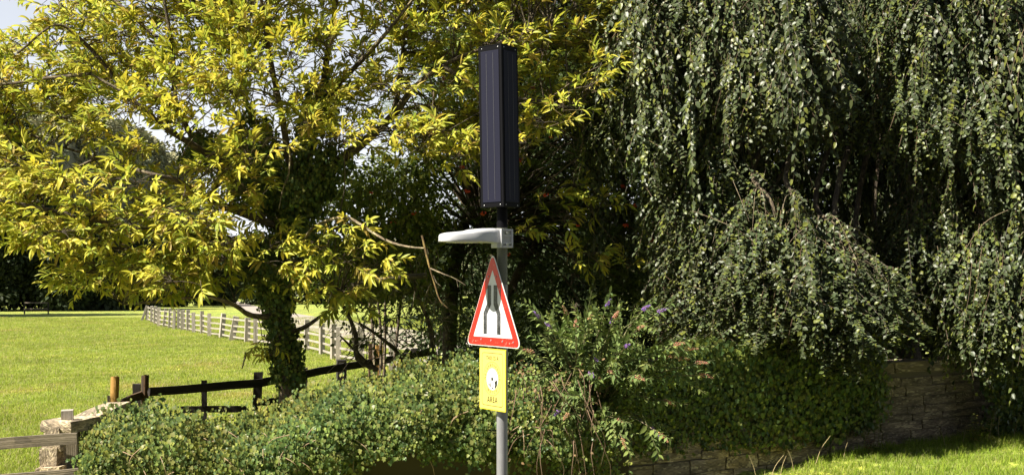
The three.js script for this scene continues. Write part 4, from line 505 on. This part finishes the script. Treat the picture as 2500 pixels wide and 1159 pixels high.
{ // bare lichen-grey branches in the gap left of the sign
  const r = rng(41), t = thing('dead_shrub', 'bare tangle of grey lichened branches above the broken fence', 'shrub');
  const br = (l, r0, r1, mat) => part('branch', tube(l.map((q) => P(...q)), r0, r1, { radial: 7, seg: l.length * 5, wob: 0.18, seed: l[0][0] }), mat, t);
  br([[725, 620, 14.2], [760, 560, 13.6], [800, 538, 13.2], [850, 532, 12.9], [900, 562, 12.8], [950, 590, 12.7], [1000, 603, 12.6], [1038, 606, 12.5]], 0.022, 0.009, barkPale);
  br([[1030, 575, 12.5], [1038, 610, 12.45], [1048, 650, 12.4], [1060, 690, 12.4], [1075, 735, 12.35], [1092, 752, 12.35]], 0.014, 0.006, new THREE.MeshStandardMaterial({ color: new THREE.Color().setRGB(0.55, 0.42, 0.2), map: barkCol, roughness: 1 }));
  br([[1050, 655, 12.4], [1080, 668, 12.3], [1110, 680, 12.3], [1136, 696, 12.3]], 0.009, 0.004, barkPale); br([[1058, 672, 12.4], [1066, 690, 12.4], [1076, 698, 12.4]], 0.006, 0.003, barkPale); br([[1115, 682, 12.3], [1118, 700, 12.3]], 0.005, 0.003, barkPale);
  br([[860, 700, 14], [900, 690, 14], [960, 680, 14], [1040, 672, 14.2]], 0.042, 0.036, new THREE.MeshStandardMaterial({ color: new THREE.Color().setRGB(0.5, 0.5, 0.36), map: barkCol, bumpMap: barkBump, bumpScale: 0.02, roughness: 1 }));
  br([[920, 905, 15.4], [872, 870, 15.3], [868, 820, 15.2], [850, 770, 15.1], [838, 750, 15]], 0.045, 0.02, bark); br([[910, 900, 15.4], [860, 850, 15.3], [830, 820, 15.2]], 0.03, 0.01, bark); br([[990, 890, 15.6], [960, 850, 15.4], [910, 810, 15.2], [880, 790, 15.1]], 0.035, 0.012, bark); br([[1060, 880, 15.8], [1050, 800, 15.7], [1020, 720, 15.5], [1000, 640, 15.3]], 0.04, 0.012, bark);
  const tw = new MB(); for (let k = 0; k < 150; k++) { const x = 850 + r() * 230, y = 690 + r() * 190, d = 15 + r() * 1.4, a = r() * 6.3, L = 30 + 70 * r(); tw.add(tube([P(x, y, d), P(x + Math.cos(a) * L * 0.5 + (r() - 0.5) * 24, y + Math.sin(a) * L * 0.5, d + 0.1), P(x + Math.cos(a) * L, y + Math.sin(a) * L + 14 * r(), d + (r() - 0.5) * 0.4)], 0.0075, 0.003, { radial: 4, seg: 5 })); } part('twigs', tw.geo(), barkPale, t, { kind: 'stuff' });
  const t2 = new MB(); for (let k = 0; k < 40; k++) { const x = 800 + r() * 280, y = 600 + r() * 130, d = 14.4 + r(), L = 40 + 50 * r(); t2.add(tube([P(x, y, d), P(x + (r() - 0.5) * 40, y + L * 0.5, d), P(x + (r() - 0.5) * 70, y + L, d + 0.1)], 0.006, 0.0025, { radial: 4, seg: 6 })); } part('hanging_twigs', t2.geo(), barkPale, t, { kind: 'stuff' });
  const set = []; for (let k = 0; k < 4; k++) set.push(broadSpray(r, mkBroad([[0.045, 0.065, 0.02], [0.07, 0.09, 0.02]], 0.08, 0.035), 8, 0.22)); const pl = []; for (let k = 0; k < 70; k++) pl.push([aim(P(830 + r() * 250, 650 + r() * 220, 15 + r() * 1.5), rdir(r), V(0, 1, 0.3), 0.8 + 0.4 * r()), white(r)]); foliage(t, 'foliage', set, pl, mDull, r);
}
{ // evergreens added behind rowan and beech to block light: separate trees side by side
  const r = rng(43), set = []; for (let k = 0; k < 4; k++) set.push(broadSpray(r, yewLeaves, 46, 0.42));
  const where = ['behind the rowan trunk, first from the hazel', 'behind the rowan crown, second from the hazel', 'between rowan and weeping beech', 'behind the left curtain of the weeping beech', 'behind the middle of the weeping beech', 'behind the right curtain of the weeping beech', 'at the right edge behind the weeping beech', 'in the back row, leftmost', 'in the back row, second from left', 'in the back row, third from left', 'in the back row, fourth from left', 'in the back row, rightmost'];
  [[1190, 21.5], [1400, 21], [1620, 20.6], [1840, 20.4], [2060, 20.2], [2290, 20], [2520, 19.8], [1300, 23.5], [1720, 23.2], [1950, 23], [2180, 22.8], [2410, 22.6]].forEach(([px, d], i) => {
    const t = thing('added_yew', 'added light-blocking dark dense evergreen ' + where[i], 'tree', V(0, 0, 0), 'added evergreens behind the garden trees'), b = P(px, 0, d); b.y = groundY(b.x, d) - 0.1;
    part('trunk', tube([b, b.clone().add(V(0.1, 2.5, 0)), b.clone().add(V(0, 8.6, 0))], 0.2, 0.06, { radial: 8, seg: 8, wob: 0.1, seed: i }), bark, t);
    const pl = []; for (let k = 0; k < 620; k++) { const s = r(), y = 0.15 + 10 * s, a = r() * 6.3, R = (1.25 * Math.pow(1 - s, 0.35) + 0.2) * (0.7 + 0.4 * r()); pl.push([aim(V(b.x + Math.cos(a) * R, b.y + y, b.z + Math.sin(a) * R), rdir(r), V((r() - 0.5), 1, (r() - 0.5)), 0.9 + 0.4 * r()), white(r, 0.25)]); }
    foliage(t, 'crown', set, pl, mDull, r);
  });
}
{ // woodland edge across the field
  const r = rng(47), set = []; for (let k = 0; k < 4; k++) set.push(broadSpray(r, farLeaves, 90, 1.6));
  const list = [[-330, 93, 19, 9], [-215, 95, 18, 9], [-130, 118, 19, 6], [-10, 116, 20, 6.5], [70, 121, 12, 5], [150, 117, 9.5, 4.6], [235, 120, 8.5, 4.4], [320, 124, 8, 4.2], [420, 140, 9, 4.5], [520, 150, 8, 4.5], [640, 160, 8, 5], [780, 165, 9, 5], [900, 170, 10, 6], [1040, 170, 11, 6]];
  const say = ['nearest one left of the view', 'second left of the view', 'far left edge, tallest', 'left edge behind the field, tall', 'left side, shading the far grass', 'above the distant hurdle', 'just right of the distant hurdle', 'beside the end of the pale fence', 'behind the end of the pale fence', 'low, beyond the pale fence', 'left of the ivy-clad trunk', 'right of the ivy-clad trunk', 'beyond the pale track', 'behind the dead branches'];
  list.forEach(([px, d, h, w], i) => {
    const t = thing('woodland_tree', 'dark distant tree at the field edge, ' + say[i], 'tree', V(0, 0, 0), 'trees along the far field edge'), b = P(px, 0, d); b.y = groundY(b.x, d) - 0.1;
    part('trunk', tube([b, b.clone().add(V(0.2, h * 0.5, 0)), b.clone().add(V(0, h * 0.85, 0))], 0.3, 0.1, { radial: 7, seg: 6 }), bark, t);
    const pl = []; for (let k = 0; k < 240; k++) { const o = rdir(r), q = 0.55 + 0.45 * Math.sqrt(r()), lob = 0.8 + 0.4 * vnoise(o.x * 3 + i * 7, o.y * 3 + o.z * 2, i); pl.push([aim(V(b.x + o.x * w * 0.5 * q * lob * 1.1, b.y + h * 0.52 + o.y * h * 0.5 * q * lob, b.z + o.z * w * 0.5 * q * lob), rdir(r), V((r() - 0.5), 1, (r() - 0.5)), 0.8 + 0.5 * r()), white(r, 0.25)]); }
    foliage(t, 'crown', set, pl, mDull, r);
  });
for (const [x, z, h, w, lab] of [[-8, 16, 13, 11, 'leftmost'], [1, 17, 15, 12, 'second from left'], [10, 15, 16, 12, 'middle'], [18, 10, 16, 12, 'second from right'], [24, 1, 16, 12, 'rightmost']]) { const t = thing('added_roadside_tree', 'added unseen leafy tree across the road behind the viewer, ' + lab, 'tree', V(x, groundY(x, -z) - 0.1, z), 'added trees across the road'); part('trunk', tube([V(0, 0, 0), V(0.1, h * 0.4, 0), V(0, h * 0.8, 0)], 0.25, 0.08, { radial: 7, seg: 6 }), bark, t); const pl = []; for (let k = 0; k < 380; k++) { const o = rdir(r), q = 0.5 + 0.5 * Math.sqrt(r()); pl.push([aim(V(o.x * w * 0.5 * q, h * 0.5 + o.y * h * 0.5 * q, o.z * w * 0.4 * q), rdir(r), V(r() - 0.5, 1, r() - 0.5), 0.7 + 0.4 * r()), white(r, 0.25)]); } foliage(t, 'crown', set, pl, mDull, r); }  // unseen trees added to block low sky and deepen the shade
  { const hs = []; for (let k = 0; k < 3; k++) hs.push(broadSpray(r, mkBroad([[0.22, 0.22, 0.12], [0.26, 0.25, 0.14], [0.18, 0.19, 0.1]], 0.55, 0.42), 110, 1.6)); const o = new THREE.Group(); o.name = 'hill_woodland'; o.userData = { kind: 'stuff', label: 'woodland covering the distant hill, pale olive with haze in its leaf colour', category: 'woodland' }; scene.add(o); const pl = []; for (let k = 0; k < 5000; k++) { const x = -300 + 350 * r(), d = 290 + 290 * r(); pl.push([aim(V(x, hillY(x, d) + 1.2, -d), rdir(r), V((r() - 0.5), 1, (r() - 0.5)), 2.2 + 1.4 * r()), white(r, 0.2)]); } foliage(o, 'tree_tops', hs, pl, mDull, r); }  // distance haze is put into these leaf colours, paler than nearer trees
  const f = thing('hurdle', 'small dark wooden hurdle standing before the far woodland', 'hurdle'), d = 104, A = P(58, 0, d), B = P(116, 0, d); A.y = B.y = groundY(A.x, d);
  for (const q of [A, B]) part('post', postGeo(q, q.clone().add(V(0, 1.05, 0)), 0.12, {}), woodDark, f); for (const h of [0.45, 1.0]) part('rail', plank(A.clone().add(V(0, h, 0.09)), B.clone().add(V(0, h, 0.09)), 0.12, 0.06, { seed: h }), woodGrey, f);
}

/* ------------------------------------------------------------------ ivy bank over the left wall */
const bankTop = [[150, 1090], [205, 1048], [300, 1014], [420, 1012], [560, 1025], [640, 1016], [700, 985], [800, 958], [900, 938], [1000, 922], [1100, 912], [1240, 914], [1340, 930], [1480, 930], [1560, 935]];
const bankPoint = (px, s) => { // s 0 at the foot of the front face .. 1 at the back crest
  const x0 = (px - 1250) / F * 11.2, w = wallD(x0), crestD = w + 0.75, crest = P(px, interp(bankTop, px), crestD), lowLift = interp([[150, 0.0], [600, 0.02], [900, 0.2], [1150, 0.22], [1300, 0.1], [1560, 0.0]], px);
  const y = s < 0.55 ? lerp(lowLift, crest.y - 0.2, s / 0.55) : lerp(crest.y - 0.2, crest.y, (s - 0.55) / 0.45), bulge = 0.18 + 0.22 * Math.sin(Math.min(1, s / 0.55) * Math.PI * 0.75), d = s < 0.55 ? w - bulge : lerp(w - 0.3, crestD, Math.pow((s - 0.55) / 0.45, 1.15));
  return V((px - 1250) / F * d, y, -d);
};
{
  const r = rng(53);
  { // earth and old stems under the leaves
    const p = [], idx = [], nx = 70, ns = 12; for (let i = 0; i <= nx; i++) for (let k = 0; k <= ns + 1; k++) { const px = lerp(225, 1540, i / nx); const q = k <= ns ? bankPoint(px, k / ns) : bankPoint(px, 1).add(V(0, -1.6, -0.4)); q.y -= k <= ns ? 0.2 + 0.05 * fbm(i * 0.4, k * 0.5, 3) : 0; q.z -= 0.16; p.push(q.x, q.y, q.z); } for (let i = 0; i < nx; i++) for (let k = 0; k <= ns; k++) { const a = i * (ns + 2) + k, b = a + ns + 2; idx.push(a, b, a + 1, a + 1, b, b + 1); }
    const g = new THREE.BufferGeometry(); g.setAttribute('position', new THREE.Float32BufferAttribute(p, 3)); g.setIndex(idx); g.computeVertexNormals(); struct('earth_bank', g, new THREE.MeshStandardMaterial({ color: new THREE.Color().setRGB(0.045, 0.036, 0.024), roughness: 1, side: THREE.DoubleSide }));
  }
  const t = thing('ivy_bank', 'thick sunlit ivy smothering the low wall left of the post', 'ivy'), set = []; for (let k = 0; k < 6; k++) set.push(ivyClump(r, ivySun, 0.11, 20));
  const pl = [], e = 0.01;
  for (let k = 0; k < 6400; k++) { const px = lerp(212, 1500, r()), s = Math.pow(r(), 0.8); if (px > 1400 && r() < (px - 1400) / 120) continue; if (s < 0.14 && r() < 0.7) continue; if (fbm(px * 0.045, s * 9, 33) > 0.6 && r() < 0.85) continue; if (s < 0.34 && fbm(px * 0.012, s * 5, 9) > 0.53) continue; const p = bankPoint(px, s), a = bankPoint(px + 4, s).sub(p), b = bankPoint(px, Math.min(1, s + e)).sub(bankPoint(px, Math.max(0, s - e))), n = a.cross(b).normalize(); if (n.z < -0.2) n.negate(); const lump = (fbm(px * 0.016, s * 3, 6) - 0.45) * 0.42 + (r() < 0.08 ? 0.05 + 0.12 * r() : 0); p.addScaledVector(n, lump + (r() - 0.5) * 0.14 - 0.02); const down = V((r() - 0.5) * 0.7, -1, 0.35), hue = fbm(px * 0.006, s * 2, 15); const k2 = j(r, 0.25); pl.push([aim(p, down, n.add(V(-0.1, 0.15, 0.1)).add(rdir(r).multiplyScalar(0.35)), 0.8 + 0.45 * r()), [k2 * (0.8 + 0.55 * hue), k2, k2 * (1.2 - 0.4 * hue)]]); }
  foliage(t, 'leaves', set, pl, mIvy, r, 260);
  const st = new MB(); for (let k = 0; k < 60; k++) { const px = lerp(200, 1300, r()), s = 0.1 + 0.85 * r(), p = bankPoint(px, s).add(V(0, 0.03, 0.12)), L = 0.08 + 0.2 * r(), dx = (r() - 0.5) * 0.3; st.add(tube([p, p.clone().add(V(dx, -L * 0.4, 0.04)), p.clone().add(V(dx * 1.4, -L, -0.01))], 0.004, 0.002, { radial: 4, seg: 5 })); } part('stems', st.geo(), new THREE.MeshStandardMaterial({ color: new THREE.Color().setRGB(0.3, 0.21, 0.13), roughness: 1 }), t, { kind: 'stuff' });

  // dark ivy on the shaded wall to the right, two masses either side of bare stone
  const set2 = []; for (let k = 0; k < 5; k++) set2.push(ivyClump(r, ivyBig, 0.14, 24));
  const mass = (label, x0, x1, poly, n) => { const o = thing('wall_ivy', label, 'ivy'), q = []; let g = 0; while (q.length < n && g++ < n * 40) { const px = lerp(x0, x1, r()), py = lerp(800, 1120, r()); if (!inPoly(px, py, poly)) continue; const wx = (px - 1250) / F * 13, d = wallD(wx) - 0.06 - 0.1 * r() - 0.08 * fbm(px * 0.02, py * 0.02, 4), p = P(px, py, d); q.push([aim(p, V((r() - 0.5) * 0.6, -1, 0.1), V(0.52 + (r() - 0.5) * 0.5, 0.15, 0.85), 0.8 + 0.5 * r()), white(r, 0.3)]); } foliage(o, 'leaves', set2, q, mIvy, r); };
  mass('dark ivy hanging over the shaded wall behind the purple-flowered bush', 1420, 2190, [[1440, 900], [1600, 860], [1900, 840], [2150, 850], [2160, 1000], [2120, 1040], [2000, 1062], [1800, 1075], [1600, 1090], [1450, 1080]], 900);
  mass('dark ivy covering the wall at the right edge', 2380, 2620, [[2385, 860], [2640, 840], [2640, 1070], [2440, 1072], [2425, 960]], 330);
}

/* ------------------------------------------------------------------ butterfly bush */
{
  const r = rng(61), t = thing('butterfly_bush', 'butterfly bush with purple and faded brown flower spikes', 'shrub'), b = P(1440, 1040, 11.75);
  const lv = mkBroad([[0.14, 0.19, 0.055], [0.12, 0.165, 0.05], [0.17, 0.21, 0.055], [0.1, 0.145, 0.045]], 0.105, 0.034), purple = [0.2, 0.1, 0.36], brown = [0.34, 0.18, 0.1];
  const leaves = [], set = []; for (let k = 0; k < 6; k++) { const s = new Spray(); for (let i = 0; i < 8; i++) { const tt = i / 8; for (const q of [-1, 1]) { const a = i * 1.57 + (q > 0 ? 0 : Math.PI); s.leaf(lv[Math.floor(r() * 4)], aim(V(0, 0, tt * 0.3), V(Math.cos(a), Math.sin(a) * 0.8 - 0.15, 0.75), V((r() - 0.5) * 0.4, 1, 0), (0.65 + 0.45 * r()) * (1.1 - 0.45 * tt))); } } s.wood.add(tint(tube([V(0, 0, -0.1), V(0, 0.005, 0.1), V(0, 0, 0.3)], 0.004, 0.002, { radial: 4, seg: 4 }), [0.14, 0.15, 0.06])); set.push(s); }
  const spike = (c) => { const m = new MB(); for (let i = 0; i < 46; i++) { const s = i / 46, a = i * 2.4, R = 0.0165 * Math.pow(1 - s, 0.6) + 0.003; const v = c.map((q) => q * j(r, 0.3)); m.add(tint(new THREE.IcosahedronGeometry(0.0075 * (1 - 0.45 * s), 0), v), new THREE.Matrix4().makeTranslation(Math.cos(a) * R, Math.sin(a) * R - 0.03 * s * s, s * 0.15)); } return m.geo(); };
  const sp = [spike(purple), spike(purple), spike(brown), spike(brown), spike(brown)], sm = new THREE.MeshStandardMaterial({ vertexColors: true, roughness: 0.9 });
  const tips = [[1315, 775, 0], [1480, 748, 1], [1492, 790, 1], [1525, 847, 0], [1572, 757, 1], [1608, 762, 0], [1345, 800, 0], [1440, 912, 0], [1455, 882, 1], [1362, 1004, 0], [1382, 766, 2], [1405, 797, 3], [1500, 775, 4], [1440, 782, 2], [1560, 803, 3], [1650, 842, 4], [1675, 853, 2], [1655, 876, 3], [1700, 886, 4], [1625, 872, 2], [1712, 915, 3], [1535, 930, 4], [1500, 916, 2], [1486, 908, 3], [1556, 920, 4], [1386, 1012, 2], [1510, 1024, 3], [1622, 978, 4], [1610, 1058, 2], [1590, 1045, 0], [1520, 1072, 2], [1580, 885, 0], [1300, 860, 2]];
  const pl = [], stems = [];
  const shoot = (px, py, d, kind) => { const tip = P(px, py, d), base = b.clone().add(V((r() - 0.5) * 0.3, -0.1 * r(), (r() - 0.5) * 0.15)), mid = base.clone().lerp(tip, 0.55).add(V(0, 0.1 + 0.15 * r(), 0.05)); const c = new THREE.CatmullRomCurve3([base, mid, tip]); stems.push([base, mid, tip]); const dir = c.getTangent(1).add(V(0, -0.1, 0.1)).normalize(); for (const s of [0.35, 0.5, 0.64, 0.78, 0.9]) { const p = c.getPoint(s); pl.push([aim(p, c.getTangent(s).add(rdir(r).multiplyScalar(s < 0.8 ? 0.7 : 0.15)), V(0, 1, 0), 0.8 + 0.35 * r()), white(r, 0.2)]); } if (kind !== undefined) { const o = part('flower_spike', sp[kind], sm, t); o.applyMatrix4(aim(tip, dir, V(0, 1, 0), 0.75 + 0.35 * r())); } };
  for (const [x, y, k] of tips) shoot(x + (r() - 0.5) * 4, y, 10.75 + 0.45 * r(), k);
  for (let k = 0; k < 14; k++) shoot(1290 + r() * 380, 760 + r() * 290, 11 + 0.7 * r());
  const seen = new MB(); stems.forEach((s, i) => { if (i < 33) part('stem', tube(s, 0.009, 0.003, { radial: 5, seg: 9 }), barkPale, t); else seen.add(tube(s, 0.008, 0.003, { radial: 4, seg: 7 })); }); part('stems', seen.geo(), barkPale, t, { kind: 'stuff' });
  foliage(t, 'foliage', set, pl, leafMat(0.25, 0.1, 0.5), r, 240);
}
{ // dry brambles beside the post
  const r = rng(67), t = thing('bramble_tangle', 'tangle of dry brown bramble stems right of the post', 'brambles'), m = new MB();
  for (let k = 0; k < 60; k++) { const x = 1260 + r() * 190, y = 900 + r() * 190, d = 10.75 + 0.6 * r(), L = 60 + 150 * r(), dx = (r() - 0.5) * 120; m.add(tube([P(x, y, d), P(x + dx * 0.4, y + L * 0.3 - 20 * r(), d - 0.1), P(x + dx * 0.9 + (r() - 0.5) * 40, y + L * 0.7, d - 0.05), P(x + dx, y + L, d)], 0.0045, 0.002, { radial: 4, seg: 8 }), null, undefined); }
  part('stems', m.geo(), new THREE.MeshStandardMaterial({ color: new THREE.Color().setRGB(0.15, 0.095, 0.06), roughness: 1 }), t, { kind: 'stuff' });
  const lv = mkBroad([[0.13, 0.075, 0.035], [0.1, 0.07, 0.035], [0.1, 0.12, 0.03], [0.15, 0.1, 0.05]], 0.036, 0.022), set = []; for (let k = 0; k < 4; k++) set.push(broadSpray(r, lv, 9, 0.11)); const pl = []; for (let k = 0; k < 60; k++) pl.push([aim(P(1245 + r() * 215, 900 + r() * 250, 10.8 + 0.5 * r()), rdir(r), V(0, 1, 0.5), 0.8 + 0.5 * r()), white(r, 0.3)]); foliage(t, 'leaves', set, pl, mDull, r);
}
/* ------------------------------------------------------------------ weeds along the wall foot */
{
  const r = rng(71), mk = (cols, L, W) => { const lv = mkBroad(cols, L, W), out = []; for (let k = 0; k < 3; k++) { const s = new Spray(); const n = 22; for (let i = 0; i < n; i++) { const tt = i / n, a = i * 2.4; s.leaf(lv[Math.floor(r() * lv.length)], aim(V(0.03 * Math.sin(tt * 3), tt, 0.06 * tt), V(Math.cos(a), 0.25 - 0.4 * r(), Math.sin(a)), V(0, 1, 0), (0.75 + 0.4 * r()) * (1.15 - 0.6 * tt))); } s.wood.add(tint(tube([V(0, -0.1, 0), V(0.02, 0.5, 0.02), V(0, 1, 0.06)], 0.005, 0.002, { radial: 4, seg: 5 }), [0.12, 0.13, 0.05])); out.push(s); } return out; };
  const lime = mk([[0.2, 0.22, 0.03], [0.16, 0.19, 0.03], [0.24, 0.2, 0.03]], 0.1, 0.03), green = mk([[0.1, 0.14, 0.04], [0.13, 0.16, 0.04]], 0.09, 0.026), rust = mk([[0.24, 0.11, 0.05], [0.1, 0.1, 0.03]], 0.06, 0.03);
  const mat = leafMat(0.3, 0.1, 0.5);
  const put = (name, label, cat, vs, px, py, d, spots) => { const b = P(px, py, d); b.y = groundY(b.x, d); const t = thing(name, label, cat, b); spots.forEach(([dx, dz, h, ln], i) => { const s = vs[i % 3], m = aim(V(dx, 0, dz), V(0.2, 0, 1), V(ln, 1, 0.2), 1); m.scale(V(1, h, 1)); foliage(t, 'stem', [s], [[m, white(r, 0.15)], [m.clone().setPosition(dx + 0.03, 0, dz + 0.05), white(r, 0.15)]], mat, r); }); };
  put('weed', 'lime-green feathery weed leaning right at the wall foot left of the post', 'weed', lime, 1010, 1170, 10.9, [[0, 0, 0.28, 0.9], [0.1, 0.02, 0.3, 0.9], [0.2, 0, 0.3, 1.1], [0.03, 0.08, 0.18, 0.4], [0.26, 0.02, 0.26, 0.9]]);
  put('weed', 'small pointed green weed at the wall foot, nearest left of the post', 'weed', green, 1170, 1170, 10.9, [[0, 0, 0.2, 0.1], [0.05, 0.03, 0.14, 0.4], [-0.05, 0.03, 0.13, -0.4]]);
  put('weed', 'small pointed green weed at the wall foot beside the lime-green one', 'weed', green, 1110, 1172, 10.9, [[0, 0, 0.2, -0.1], [0.05, 0.02, 0.15, 0.3]]);
  put('weed', 'green weed bending right below the ivy bank, farthest left', 'weed', green, 905, 1170, 10.8, [[0, 0, 0.3, 0.2], [0.08, 0.02, 0.2, 0.7], [-0.06, 0.02, 0.16, -0.2], [0.12, 0.03, 0.24, 0.5]]);
  put('weed', 'pale green weed growing up between the dry brambles and the dark wall', 'weed', green, 1430, 1165, 11.3, [[0, 0, 0.45, 0.05], [0.06, 0.02, 0.5, 0.1], [-0.06, 0.02, 0.34, -0.1], [0.02, 0.05, 0.3, 0.1]]);
  put('weed', 'yellow-green weed against the stone wall near the right edge', 'weed', lime, 2375, 1080, 13.7, [[0, 0, 0.4, -0.1], [0.05, 0, 0.3, 0.2], [-0.05, 0.02, 0.22, -0.2], [0.12, 0, 0.36, 0.2]]);
  put('weed', 'reddish dying weed at the foot of the exposed stone wall', 'weed', rust, 2130, 1105, 13.1, [[0, 0, 0.34, 0.05], [0.06, 0, 0.26, 0.2], [-0.07, 0, 0.2, -0.2]]);
}
/* ------------------------------------------------------------------ grass */
{
  const r = rng(83), blade = (L, W, lean, c) => { const p = [], col = [], idx = []; for (let i = 0; i <= 3; i++) { const t = i / 3, w = W * 0.5 * (1 - t * t * 0.95), y = L * t * (1 - 0.25 * lean * t), z = L * lean * t * t; p.push(-w, y, z, w, y, z); for (let k = 0; k < 2; k++) col.push(c[0], c[1], c[2]); } for (let i = 0; i < 3; i++) { const a = i * 2; idx.push(a, a + 1, a + 2, a + 2, a + 1, a + 3); } const g = new THREE.BufferGeometry(); g.setAttribute('position', new THREE.Float32BufferAttribute(p, 3)); g.setIndex(idx); g.computeVertexNormals(); g.setAttribute('color', new THREE.Float32BufferAttribute(col, 3)); return g; };
  const cols = [[0.2, 0.255, 0.02], [0.23, 0.27, 0.025], [0.165, 0.225, 0.02], [0.27, 0.28, 0.035], [0.32, 0.28, 0.1]];
  const tuft = (n, rad, lo, hi, W) => { const m = new MB(); for (let i = 0; i < n; i++) { const a = r() * 6.3, q = rad * Math.sqrt(r()); m.add(blade(lerp(lo, hi, r()), W, 0.2 + 0.7 * r(), cols[Math.floor(Math.pow(r(), 1.3) * 5)]), new THREE.Matrix4().makeRotationY(r() * 6.3).setPosition(Math.cos(a) * q, 0, Math.sin(a) * q)); } return m.geo(); };
  const scatter = (name, label, geos, pts) => { const g = new THREE.Group(); g.name = name; g.userData = { kind: 'stuff', label, category: 'grass' }; scene.add(g); geos.forEach((ge, v) => { const l = pts.filter((_, i) => i % geos.length === v), im = new THREE.InstancedMesh(ge, mGrass, l.length), M = new THREE.Matrix4(), c = new THREE.Color(); im.name = 'blades'; im.userData.kind = 'stuff'; im.castShadow = im.receiveShadow = true; l.forEach(([x, y, z, s, k], i) => { M.makeRotationY(i * 2.4).scale(V(s, s * (0.7 + 0.6 * hash(i, v)), s)).setPosition(x, y, z); im.setMatrixAt(i, M); im.setColorAt(i, c.setRGB(k[0], k[1], k[2])); }); g.add(im); }); };
  const near = []; for (let i = 0; i < 9000; i++) { const x = lerp(0.4, 8, r()), d = wallD(x) - 0.2 - 3.6 * Math.pow(r(), 0.9); if (d < 9.6) continue; const k = 0.8 + 0.5 * fbm(x * 1.2, d * 1.2, 5), tall = d > wallD(x) - 0.5 ? 1.3 : 1; near.push([x, groundY(x, d) - 0.01, -d, (0.6 + 0.4 * r()) * tall, [k * 0.88, k, k]]); }
  scatter('verge_grass', 'rough sunlit grass of the verge at lower right', [tuft(16, 0.07, 0.03, 0.08, 0.006), tuft(14, 0.07, 0.03, 0.09, 0.006), tuft(12, 0.06, 0.04, 0.13, 0.005)], near);
  const far = []; for (let i = 0; i < 60000; i++) { const d = 11 + 80 * Math.pow(r(), 1.8), px = lerp(-60, 1060, r()), x = (px - 1250) / F * d; if (d < wallD(x) + 0.6) continue; const k = 0.75 + 0.55 * fbm(x * 0.5, d * 0.35, 25), dry = Math.max(0, fbm(x * 0.8 + 5, d * 0.5, 26) - 0.55) * 3; far.push([x, groundY(x, d) - 0.005, -d, 0.75 + 0.5 * r() + d * 0.012, [1.12 * k * (1 + 0.4 * dry), 1.12 * k, 1.6 * k * (1 + 0.8 * dry)]]); }
  scatter('field_grass', 'short green pasture grass filling the field on the left', [tuft(14, 0.12, 0.03, 0.07, 0.007), tuft(14, 0.12, 0.025, 0.06, 0.007), tuft(12, 0.12, 0.03, 0.085, 0.006)], far);
  const stalks = thing('grass_stalks', 'few tall dry grass stalks standing before the shaded wall', 'grass stalks'); const sm = new THREE.MeshStandardMaterial({ color: new THREE.Color().setRGB(0.34, 0.27, 0.14), roughness: 1 });
  for (const [px, h, ln] of [[1850, 0.34, -0.1], [1880, 0.3, 0.14], [1905, 0.26, 0.06], [1940, 0.28, -0.08], [1990, 0.36, 0.16], [2060, 0.22, 0.04], [2310, 0.24, -0.1], [2352, 0.2, 0.02], [2418, 0.3, 0.01], [2438, 0.32, 0], [2476, 0.2, 0.02]]) { const x = (px - 1250) / F * 12.8, d = wallD(x) - 0.45, xx = (px - 1250) / F * d, y = groundY(xx, d) - 0.02; part('stalk', tube([V(xx, y, -d), V(xx + ln * 0.4, y + h * 0.6, -d + 0.02), V(xx + ln, y + h, -d + 0.04)], 0.004, 0.002, { radial: 4, seg: 6 }), sm, stalks); }
}

scene.traverse((o) => { if (o.isMesh) o.castShadow = o.receiveShadow = true; });
renderer.render(scene, camera);
